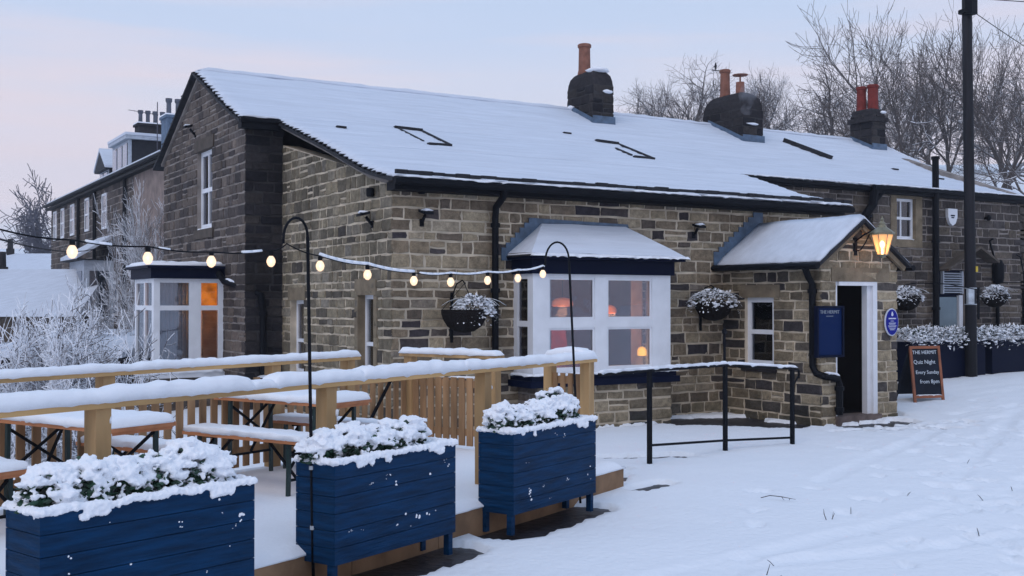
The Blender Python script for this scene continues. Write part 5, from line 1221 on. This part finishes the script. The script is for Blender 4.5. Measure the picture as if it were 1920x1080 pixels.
# ------------------------------------------------------------------ lamps seen through the windows
def pend(name, loc, r_, m_, lb, energy, col):
    e = empty(name, loc); tag(e, lb, 'lamp')
    q = MB(); q.lathe((0,0,0), [(r_*.9,-.05),(r_,-.03),(r_*.97,.03),(r_*.7,.07),(r_*.2,.09)], 16); q.build('lamp_shade', M[m_], e, local=True, smooth=True)
    q = MB(); q.tube([(0,0,.09),(0,0,.5)], .006, 5); q.build('cord', M['black'], e, local=True)
    l = bpy.data.lights.new('lamp_light', 'POINT'); l.energy = energy; l.color = col; l.shadow_soft_size = .1; o = bpy.data.objects.new('lamp_light', l); C.objects.link(o); o.parent = e; o.location = (0,0,-.15)
pend('table_lamp', (3.99,-.20,.99), .075, 'shade_y', 'small yellow glowing lamp behind the lower right pane of the front bay', .8, (1,.6,.2))
pend('pendant_lamp', (3.37,1.0,1.72), .17, 'shade_o', 'dim orange pendant lamp behind the upper left pane of the front bay', 26, (1,.45,.2))
pend('pendant_lamp', (4.50,1.3,1.60), .11, 'shade_o', 'dim orange pendant lamp behind the upper right pane of the front bay', 22, (1,.45,.2))
pend('pendant_lamp', (6.65,-.15,1.75), .10, 'shade_o', 'dim red lamp glowing inside the small porch window', .5, (1,.25,.1))
e = empty('settee', (3.4,1.6,0)); tag(e, 'dark red settee dimly seen behind the lower left pane of the front bay', 'settee')
q = MB(); q.box(2.7,4.0,1.2,1.75,.15,.62); q.build('seat', mat('red_velvet', (.20,.025,.035), .9, .1, var=.2), e)
q = MB(); q.prism([(2.7,1.72,.6),(2.7,1.95,.6),(2.7,2.0,1.25),(2.7,1.85,1.28)], (1.3,0,0)); q.build('backrest', bpy.data.materials['red_velvet'], e)
for x_ in (2.55, 4.0):
    q = MB(); q.box(x_,x_+.15,1.2,1.95,.15,.85); q.build('armrest', bpy.data.materials['red_velvet'], e)
cu = MB()
for k_ in range(9):
    cu.tube([(2.05+k_*.03,-.30+.012*(k_%2),.8),(2.05+k_*.03,-.30+.012*(k_%2),2.1)], .018, 6)
cu.build('curtain', M['blind'], pub, smooth=True)
e = empty('wall_lamp', (-.75,5.85,2.0)); tag(e, 'orange glowing lamp lighting the right half of the left bay window', 'lamp')
q = MB(); q.lathe((-.80,5.95,1.95), [(.05,0),(.09,.02),(.07,.12),(.03,.14)], 12); q.build('lamp_shade', M['shade_o'], e)
l = bpy.data.lights.new('lamp_light', 'POINT'); l.energy = 14; l.color = (1,.36,.05); l.shadow_soft_size = .1; o = bpy.data.objects.new('lamp_light', l); C.objects.link(o); o.parent = e; o.location = (-.12,-.05,-.18)

# ------------------------------------------------------------------ twigs poking out of the snow
tw = [((.90,-6.20),(.0,.12,.02),.30,'forked bare twig lying on the snow in front of the iron handrail'), ((-2.35,-8.75),(.05,-.2,.15),.22,'curved dark twig in the foreground snow just right of the middle planter'),]
def twig(x, y, segs, lb, grp=None, r_=.0035):
    e = empty('twig', (x,y,base_z(x,y))); tag(e, lb, 'twig', grp)
    q = MB()
    for sg in segs: q.tube([(a,b,c) for a,b,c in sg], [r_]*(len(sg)-1)+[r_*.4], 4)
    q.build('stem', M['twig'], e, local=True)
def gxy(px, py): 
    rx = (px-960)/2080; up = -(py-540)/2080; d = math.cos(PITCH)-up*math.sin(PITCH); z = math.sin(PITCH)+up*math.cos(PITCH); t = -CZ/z; v = RT*rx+FW*d
    return CX+v.x*t, CY+v.y*t
twig(.85,-6.18, [[(-.12,.10,.02),(-.03,.08,.035),(.03,.0,.03),(.10,-.10,.015)],[(.03,0,.03),(-.03,-.09,.02)],[(.07,-.06,.02),(.0,-.12,.02)]], 'forked bare twig lying on the snow in front of the iron handrail')
twig(.54,-7.02, [[(0,0,-.01),(-.02,.01,.05),(-.025,.01,.09)],[(.05,0,-.01),(.09,.0,.05)],[(.06,0,-.01),(.085,.01,.06)]], 'clump of three short dark stems poking out of the snow below the forked twig')
twig(-1.93,-8.52, [[(.06,-.05,-.02),(.01,0,.05),(0,.02,.12)]], 'longest dark stem in the snow at the bottom right of the middle planter', r_=.004)
twig(-1.96,-8.12, [[(.04,-.03,-.01),(.02,0,.04),(-.03,.02,.06)]], 'hooked dark stem in the snow near the foot of the rightmost planter')
twig(-1.18,-8.2, [[(0,0,-.01),(.03,-.02,.03)],[(-.02,.06,.02),(0,.05,.09)]], 'pair of thin stems at the bottom centre of the snow')
r = random.Random(77)
for (x, y) in ((2.0,-6.6),(2.4,-7.1),(.95,-6.9),(3.1,-6.9),(1.1,-8.0),(-.9,-7.9),(4.2,-5.6),(2.9,-7.9)):
    a = r.uniform(0, 2*PI); l = r.uniform(.03,.07); twig(x, y, [[(0,0,-.01),(l*math.cos(a)*.6,l*math.sin(a)*.6,.025),(l*math.cos(a),l*math.sin(a),.04)]], 'short bare stem sticking out of the open snow at the right', 'short stems in the open snow', .003)

# ------------------------------------------------------------------ trees
def grow(seed, H, r0, spread=.55, levels=5, kids=(5,5,4,3), up=.25, lean=(0,0), base_clear=.25, segl=5, rmin=.008, jit=.16, stems=1, xy=1):
    r = random.Random(seed); tr = MB(); cr_ = MB()
    def br(p, d, L, rad_, lv):
        n = max(2, segl-lv); pts_ = [p.copy()]; q = p.copy(); dd = d.copy(); dirs = [dd.copy()]
        for i in range(n):
            dd = (dd + Vector((r.gauss(0,jit), r.gauss(0,jit), r.gauss(0,jit*.6)+up*.22*(1 if lv else .3)))).normalized(); q = q+dd*(L/n); pts_.append(q.copy()); dirs.append(dd.copy())
        end = rad_*(.45 if lv < levels-1 else .35)
        rs = [max(rmin, rad_+(end-rad_)*i/n) for i in range(n+1)]
        (tr if lv == 0 else cr_).tube(pts_, rs, 6 if lv == 0 else (4 if lv < 3 else 3), caps=False)
        if lv >= levels-1: return
        k = kids[min(lv, len(kids)-1)]
        for j in range(k):
            t = (base_clear if lv == 0 else .2)+(1-(base_clear if lv == 0 else .2))*(j+r.uniform(.2,.9))/k; t = min(.98, t); i = min(n-1, int(t*n)); f_ = t*n-i; pp = pts_[i].lerp(pts_[i+1], f_); bd = dirs[i]
            a = r.uniform(0, 2*PI); pe = bd.cross(Vector((math.cos(a), math.sin(a), .3))).normalized()
            ang = r.uniform(.45, .95)*spread*1.6; nd = (bd*math.cos(ang)+pe*math.sin(ang)).normalized()
            br(pp, nd, L*r.uniform(.45,.72)*(1 if lv else 1.0), rs[i]*r.uniform(.5,.7), lv+1)
        br(pts_[-1], (dirs[-1]+Vector((r.gauss(0,.2), r.gauss(0,.2), .1))).normalized(), L*.6, end, lv+1)
    for s_ in range(stems):
        a = 2*PI*s_/max(1, stems)+r.random(); l = .35*(stems > 1)
        br(Vector((.05*math.cos(a)*(stems>1), .05*math.sin(a)*(stems>1), -.3)), Vector((lean[0]+l*math.cos(a), lean[1]+l*math.sin(a), 1)).normalized(), H*.52, r0, 0)
    zm = max(v[2] for v in cr_.v+tr.v); k = H/zm
    for mb_ in (tr, cr_): mb_.v = [(a*k*xy, b*k*xy, c*k) for a, b, c in mb_.v]
    return tr, cr_
def tree(name, loc, proto, label, cat='tree', group=None, m='bark', scale=1, rz_=0):
    e = empty(name, loc); tag(e, label, cat, group)
    proto[0].build('trunk', M[m], e, local=True, fix=False); proto[1].build('crown', M[m], e, local=True, fix=False)
    e.scale = (scale,)*3; e.rotation_euler.z = rz_; return e
protos = [grow(s, 10, .26, .80, 5, (8,6,5,4), up=.18, base_clear=.22, rmin=.012, jit=.17) for s in (1,2,3,4)]
tall = [grow(s, 10, .17, .66, 5, (8,5,4,3), up=.26, base_clear=.35, rmin=.0095, jit=.13, stems=q, xy=.85) for s, q in ((11,1),(12,1),(13,1))]
def slot(xpx, d): return cw((xpx-960)/2080*d, d)
TR = [  # px across the photo only chooses the bearing; distance, height, prototype
 (1188,100,8.2,protos[2]),(1230,104,9.6,protos[0]),(1295,98,10.6,protos[1]),(1345,108,8.2,protos[2]),(1435,100,10.0,protos[3]),(1485,92,9.4,protos[0]),(1545,86,11.6,protos[1]),(1603,96,9.6,protos[2]),
 (1678,82,12.6,tall[0]),(1712,74,16.2,tall[1]),(1775,78,15.6,tall[2]),(1852,72,15.4,tall[0]),(1908,76,15.6,tall[1]),(1960,70,14,tall[2]),(1745,96,10.5,protos[3]),(1880,94,10.5,protos[1])]
desc = ['lowest bare tree, closest to the right side of the first chimney','small rounded bare tree furthest left beyond the roof, right of the first chimney','broad bare tree just left of the second chimney','low bare tree directly behind the second chimney','bare tree right of the second chimney, its crown half hidden','smaller bare tree filling the gap right of the second chimney','wide spreading bare tree between the second and third chimneys','bare tree behind the red chimney pots','slender bare tree just right of the red chimney pots','tall bare tree a little left of the telegraph pole','tallest bare tree directly behind the telegraph pole','tall bare tree just right of the telegraph pole','tall bare tree at the right edge of the picture','bare tree partly cut off by the right edge','bare tree behind the tall ones left of the telegraph pole','bare tree in the second row right of the telegraph pole']
for i, ((px, d, h_, pr__), lb) in enumerate(zip(TR, desc)):
    p = slot(px, d)
    e = tree('bare_tree', (p.x, p.y, base_z(p.x, p.y)-.2), pr__, lb, 'tree', 'bare trees on the hill behind the pub', 'bark', h_/10, i*1.9)
p = slot(118, 105); tree('bare_tree', (p.x, p.y, base_z(p.x,p.y)-.1), grow(31, 14.8, .3, .8, 5, (9,7,6,4), up=.15, base_clear=.15, rmin=.045, xy=.85), 'rounded misty tree far away at the left beyond the terraced houses', 'tree', None, 'bark_hazed')
p = slot(76, 118); tree('bare_tree', (p.x, p.y, base_z(p.x,p.y)-.1), grow(32, 13, .3, .8, 5, (8,6,6,4), up=.15, base_clear=.15, rmin=.05, xy=.45), 'lower misty tree at the left edge beyond the terraced houses', 'tree', None, 'bark_hazed')
# snow laden shrubs left of the terrace
p = cw(-5.15, 12.8); tree('snowy_shrub', (p.x, p.y, -.1), grow(51, 2.15, .022, .9, 5, (7,6,5,4), up=.0, base_clear=.3, rmin=.0046, stems=5, jit=.22, xy=.62), 'rounded shrub with every twig coated in snow behind the back picket fence', 'shrub', None, 'bark_snow')
p = cw(-6.0, 12.9); tree('snowy_shrub', (p.x, p.y, -.2), grow(52, 1.55, .02, .9, 5, (7,6,5,4), up=.0, base_clear=.2, rmin=.0046, stems=4, jit=.22, xy=.6), 'lower snow coated shrub at the left edge of the picture', 'shrub', None, 'bark_snow')
p = cw(-8.55, 26); tree('garden_tree', (p.x, p.y, -.3), grow(53, 5.0, .035, .42, 5, (7,5,4,3), up=.1, base_clear=.15, rmin=.007, stems=4, jit=.2, xy=.42), 'straggly snow dusted tree in front of the rendered house', 'tree', None, 'bark_frost')
p = cw(-8.6, 23); tree('garden_tree', (p.x, p.y, -.3), grow(54, 2.6, .04, .7, 5, (7,5,4,2), up=-.1, base_clear=.1, rmin=.006, stems=2, jit=.22, xy=.5), 'low snow dusted tree arching in front of the stone terraced houses', 'tree', None, 'bark_frost')

# ------------------------------------------------------------------ terraced houses beyond the gable
HX = 2.7
def uwin(parent, y0, y1, z0, z1, x=HX, fw=.09):
    g = MB()
    for a in ((y0,y0+fw,z0,z1),(y1-fw,y1,z0,z1),(y0+fw,y1-fw,z0,z0+fw),(y0+fw,y1-fw,z1-fw,z1),(y0+fw,y1-fw,(z0+z1)/2-.04,(z0+z1)/2+.04)): g.box(x-.05,x-.005,a[0],a[1],a[2],a[3])
    w = g.build('window', M['white'], parent); g = MB(); g.box(x-.025,x-.015,y0+fw,y1-fw,z0+fw,z1-fw); g.build('pane', M['glass_dark'], w)
def house(label, y0, y1, wallm, eave=6.55, rise=1.7, stone=True, far=False, seed=1):
    e = empty('terraced_house', (HX,y0,-.3)); tag(e, label, 'house', 'terraced houses beyond the gable')
    if stone:
        stone_wall('wall', e, (HX,y1), YD, y1-y0, -.5, eave-.15, [M['mortar_dark'], M['stone_gable']], seed=seed, wr=(.3,.7), rows=[-.5+i*.27 for i in range(30)], thick=.3, gap=.02)
    else:
        g = MB(); g.box(HX, HX+.3, y0, y1, -.5, eave-.15); g.build('wall', wallm, e)
    g = MB()
    for yy in (y0, y1-.3): g.prism([(HX+.01,yy,-.5),(HX+8,yy,-.5),(HX+8,yy,eave-.2),(HX+4,yy,eave+rise-.2),(HX+.01,yy,eave-.2)], (0,.3,0))
    g.build('end_wall', M['render'] if not stone else M['mortar_dark'], e)
    g = MB(); g.prism([(HX-.3,y0,eave-.12),(HX+4,y0,eave+rise),(HX+8.3,y0,eave-.12),(HX+8.3,y0,eave-.22),(HX+4,y0,eave+rise-.12),(HX-.3,y0,eave-.22)], (0,y1-y0,0)); rf = g.build('roof', M['slate'], e)
    g = MB(); g.prism([(HX-.26,y0+.02,eave-.115),(HX-.24,y0+.02,eave+.03),(HX+4,y0+.02,eave+rise+.14),(HX+8.3,y0+.02,eave+.0),(HX+8.3,y0+.02,eave-.1),(HX+4,y0+.02,eave+rise+.005)], (0,y1-y0-.04,0)); g.build('snow', M['roof_snow'], rf)
    g = MB(); g.tube([(HX-.36,y0,eave-.15),(HX-.36,y1,eave-.15)], .06, 6); g.box(HX-.28,HX-.02,y0,y1,eave-.34,eave-.24); g.build('gutter', M['black'], e)
    return e
h1 = house('rendered house nearest the pub gable with a pinkish grey front', 20, 27.4, M['render'], stone=False)
h2 = house('middle stone house of the terrace with a boxy dormer and a gabled dormer', 27.42, 37.0, None, seed=61)
h3 = house('far end stone house of the terrace, leftmost with white framed windows', 37.02, 45.3, None, seed=62)
for (y0, y1, z0, z1, h) in ((35.5,36.4,4.7,6.1,h2),(38.9,39.9,4.7,6.1,h3),(41.5,42.4,4.7,6.1,h3),(43.6,44.5,4.7,6.1,h3),(29.8,31.3,1.2,2.5,h2),(31.9,32.8,4.6,6.0,h2)): uwin(h, y0, y1, z0, z1)
g = MB()
for y in (28.4, 37.6, 34.0): g.tube([(HX-.1,y,-.2),(HX-.1,y,6.3)], .07, 6)
g.build('drainpipe', M['black'], h2)
# gabled dormer on the middle house
g = MB(); g.box(HX+.2,HX+1.6,32.7,34.5,6.2,7.1); d_ = g.build('dormer', M['boards'], h2)
g = MB(); g.prism([(HX+.02,32.5,7.0),(HX+.02,33.6,7.75),(HX+.02,34.7,7.0)], (1.7,0,0)); g.build('dormer_roof', M['slate'], d_)
g = MB(); g.prism([(HX+.0,32.45,7.05),(HX+.0,33.6,7.82),(HX+.0,34.75,7.05),(HX+.0,34.75,7.15),(HX+.0,33.6,7.94),(HX+.0,32.45,7.15)], (1.7,0,0)); g.build('snow', M['roof_snow'], d_)
for yy in (32.85, 33.7):
    g = MB(); g.box(HX+.17,HX+.195,yy,yy+.65,6.4,6.95); g.build('pane', M['glass_dark'], d_)
g = MB(); g.box(HX+.22,HX+1.6,32.66,32.695,6.1,7.05); g.build('cheek', M['slate'], d_)
# flat roofed box dormer next to it
g = MB(); g.box(HX+.0,HX+.1,28.2,31.0,6.30,7.62); d_ = g.build('dormer', M['boards'], h2)
g = MB(); g.box(HX+.11,HX+2.6,28.2,28.3,6.3,7.62); g.box(HX+.11,HX+2.6,30.9,31.0,6.3,7.62); g.build('cheek', M['slate'], d_)
g = MB(); g.box(HX-.15,HX+2.7,28.0,31.1,7.63,7.76); g.build('fascia', M['boards'], d_)
g = MB(); g.box(HX-.17,HX+2.7,27.98,31.12,7.765,7.86); g.build('snow', M['roof_snow'], d_)
for yy in (28.35, 29.25, 30.15):
    g = MB(); g.box(HX-.03,HX-.005,yy,yy+.7,6.5,7.5); g.build('pane', M['glass_dark'], d_)
# chimney stacks of the terrace
def tstack(parent, x, y, w, dpt, z0, z1, npots, m_, potr=.16, poth=.8, snow=True):
    g = MB(); g.box(x,x+w,y,y+dpt,z0,z1); g.box(x-.06,x+w+.06,y-.06,y+dpt+.06,z1,z1+.09); c = g.build('chimney', M[m_], parent)
    for i in range(npots):
        g = MB(); xx = x+w*(i+.5)/npots; g.lathe((xx,y+dpt/2,z1+.09), [(potr,0),(potr*.9,.1),(potr*.85,poth-.15),(potr*1.2,poth-.1),(potr*1.2,poth)], 12); g.build('chimney_pot', M['greypot'], c)
    if snow: g = MB(); g.box(x-.05,x+w+.05,y-.05,y+dpt+.05,z1+.094,z1+.14); g.build('snow', M['snow'], c)
tstack(h2, 3.85, 31.8, 1.15, .7, 7.4, 8.72, 4, 'stone_black', .09, .56)
tstack(h1, 3.27, 25.0, .62, .8, 6.6, 8.02, 2, 'bluegrey', .095, .62)
g = MB(); g.prism([(3.2,24.95,7.0),(3.95,24.95,7.0),(3.89,24.95,7.75),(3.27,24.95,7.75)], (0,-.06,0)); g.build('chimney_shoulder', M['bluegrey'], h1)
e = empty('tv_aerial', (3.6,25.9,7)); tag(e, 'thin television aerial above the chimneys of the terraced houses', 'aerial')
g = MB(); g.tube([(3.28,26.4,7.0),(3.28,26.4,8.75)], .018, 5); g.bar((2.35,26.6,8.42),(3.3,26.4,8.30),.018,.018)
for i in range(6): t = i/5; p = Vector((2.35,26.6,8.42)).lerp(Vector((3.3,26.4,8.30)), t); g.bar(p+Vector((-.03,-.14,0)), p+Vector((.03,.14,0)), .010, .010)
g.build('mast', M['bark_hazed'], e)
# ground floor bay of the middle house
g = MB(); g.box(1.6,HX-.01,30.6,33.6,-.4,3.3); b_ = g.build('bay', M['boards'], h2)
g = MB(); g.prism([(1.3,30.3,3.35),(1.3,33.9,3.35),(HX,33.6,4.2),(HX,30.6,4.2)], (0,0,.12)); g.build('roof_snow', M['roof_snow'], b_)
g = MB(); g.prism([(1.32,30.32,3.3),(1.32,33.88,3.3),(HX,33.6,3.3),(HX,30.6,3.3)], (0,0,.045)); g.build('fascia', M['slate'], b_)
for yy in (30.9, 32.2):
    g = MB(); g.box(1.57,1.595,yy,yy+1.0,1.0,2.9); g.build('pane', M['glass_dark'], b_)
g = MB(); g.box(1.8,2.5,30.57,30.595,1.0,2.9); g.build('pane', M['glass_dark'], b_)
# garden outbuilding with a snowy roof
e = empty('outbuilding', cw(-7.4,21,-.3)); tag(e, 'low dark outbuilding with a wide snow covered roof left of the bay window', 'outbuilding')
def cb(mb, x0, x1, d0, d1, z0, z1): 
    P = [cw(x0,d0),cw(x1,d0),cw(x1,d1),cw(x0,d1)]; mb.prism([(p.x,p.y,z0) for p in P], (0,0,z1-z0))
g = MB(); cb(g, -9.4,-6.9,19.6,25,-.5,.70); g.build('wall', M['shed_wall'], e)
g = MB(); cb(g, -9.6,-6.8,19.4,25.2,.70,.76); g.build('roof', M['slate'], e)
g = MB(); P = [cw(-9.65,19.35),cw(-6.8,19.35),cw(-6.8,25.3),cw(-9.65,25.3)]; g.prism([(P[0].x,P[0].y,.764),(P[1].x,P[1].y,.764),(P[2].x,P[2].y,1.0),(P[3].x,P[3].y,1.0)], (0,0,.12)); g.build('snow', M['roof_snow'], e)
# low houses down the valley
def cottage(x0, x1, d, z0, eave, ridge, depth, label, win=()):
    e = empty('distant_cottage', cw((x0+x1)/2, d, z0)); tag(e, label, 'house')
    def W3(x, dd, z): p = cw(x, dd); return (p.x, p.y, z)
    g = MB(); g.prism([W3(x0,d,z0),W3(x1,d,z0),W3(x1,d+depth,z0),W3(x0,d+depth,z0)], (0,0,eave-z0)); g.build('wall', M['lintel_dark'], e)
    g = MB(); n_ = [W3(x0-.3,d-.3,eave),W3(x0-.3,d+depth/2,ridge),W3(x0-.3,d+depth+.3,eave)]; q_ = cw(x1+.3,d)-cw(x0-.3,d); g.prism(n_, (q_.x,q_.y,0)); rf = g.build('roof', M['roof_snow'], e)
    g = MB(); P = W3(x0+.8,d+depth/2,ridge-.4); g.box(P[0]-.25,P[0]+.25,P[1]-.25,P[1]+.25,ridge-.5,ridge+.35); g.lathe((P[0],P[1],ridge+.35), [(.2,0),(.18,.7)], 8); g.build('chimney', M['stone_black'], e)
    for (a, b, c, f) in win:
        g = MB(); p0 = W3(a,d-.06,0); p1 = W3(b,d-.06,0); g.prism([(p0[0],p0[1],c),(p1[0],p1[1],c),(p1[0],p1[1],f),(p0[0],p0[1],f)], (FW.x*.05,FW.y*.05,0)); w = g.build('window', M['white'], e)
        g = MB(); p0 = W3(a+.12,d-.08,0); p1 = W3(b-.12,d-.08,0); g.prism([(p0[0],p0[1],c+.12),(p1[0],p1[1],c+.12),(p1[0],p1[1],f-.12),(p0[0],p0[1],f-.12)], (FW.x*.015,FW.y*.015,0)); g.build('pane', M['glass_dark'], w)
cottage(-37,-29.2,76,-2,3.4,5.2,8,'distant cottage at the left edge with a snowy roof and one dark chimney pot')
cottage(-24.5,-17.8,48,-2,1.6,3.0,7,'low distant cottage with a small white framed window at the left edge', win=[(-22.4,-21.2,.4,1.4)])
cottage(-21,-15.9,40,-2,1.2,3.0,6,'snow roofed cottage between the shrub and the terraced houses')
# drystone field wall on the hill
e = empty('drystone_wall', cw(25,66,9)); tag(e, 'grey drystone field wall on the snowy hill at the right edge', 'field wall')
g = MB(); pv = None
for i in range(14):
    p = cw(27.0+i*1.2, 64+i*.3); z = base_z(p.x, p.y)
    if pv: g.prism([(pv[0],pv[1],pv[2]-.3),(p.x,p.y,z-.3),(p.x,p.y,z+.65),(pv[0],pv[1],pv[2]+.65)], (.3,.4,0))
    pv = (p.x, p.y, z)
g.build('wall', M['field_wall'], e)

# ------------------------------------------------------------------ haze: pale winter air
hm = bpy.data.materials.new('winter_air'); hm.use_nodes = True; t_ = hm.node_tree; t_.nodes.clear()
o_ = t_.nodes.new('ShaderNodeOutputMaterial'); v_ = t_.nodes.new('ShaderNodeVolumePrincipled'); v_.inputs['Color'].default_value = (.86,.90,1,1); v_.inputs['Density'].default_value = .0010; v_.inputs['Anisotropy'].default_value = .2
t_.links.new(v_.outputs[0], o_.inputs['Volume'])
q = MB(); q.box(-140, 160, -30, 260, -3, 34); hz = q.build('haze', hm, None); tag(hz, kind='stuff')

sm_ = bpy.data.materials.new('chimney_smoke'); sm_.use_nodes = True; t_ = sm_.node_tree; t_.nodes.clear()
o_ = t_.nodes.new('ShaderNodeOutputMaterial'); v_ = t_.nodes.new('ShaderNodeVolumePrincipled'); v_.inputs['Color'].default_value = (.8,.84,.95,1)
n_ = t_.nodes.new('ShaderNodeTexNoise'); n_.inputs['Scale'].default_value = 3.5; n_.inputs['Detail'].default_value = 4; tc_ = t_.nodes.new('ShaderNodeTexCoord'); t_.links.new(tc_.outputs['Object'], n_.inputs[0])
r_ = t_.nodes.new('ShaderNodeMapRange'); r_.inputs[1].default_value = .45; r_.inputs[2].default_value = .75; r_.inputs[3].default_value = 0; r_.inputs[4].default_value = 1.5; t_.links.new(n_.outputs[0], r_.inputs[0]); t_.links.new(r_.outputs[0], v_.inputs['Density']); t_.links.new(v_.outputs[0], o_.inputs['Volume'])
q = MB()
for i, (x, y, z, r_2) in enumerate(((11.3,5.35,6.25,.16),(11.2,5.2,6.42,.22),(11.3,5.2,6.60,.18),(11.15,5.2,6.05,.14))): q.ico((x,y,z), r_2, i, (1.2,.9,1), .3, 0, 2)
so = q.build('smoke', sm_, None, loc=None); remesh(so, .05); tag(so, 'faint wisp of smoke drifting in front of the middle chimney', 'smoke', kind='stuff')
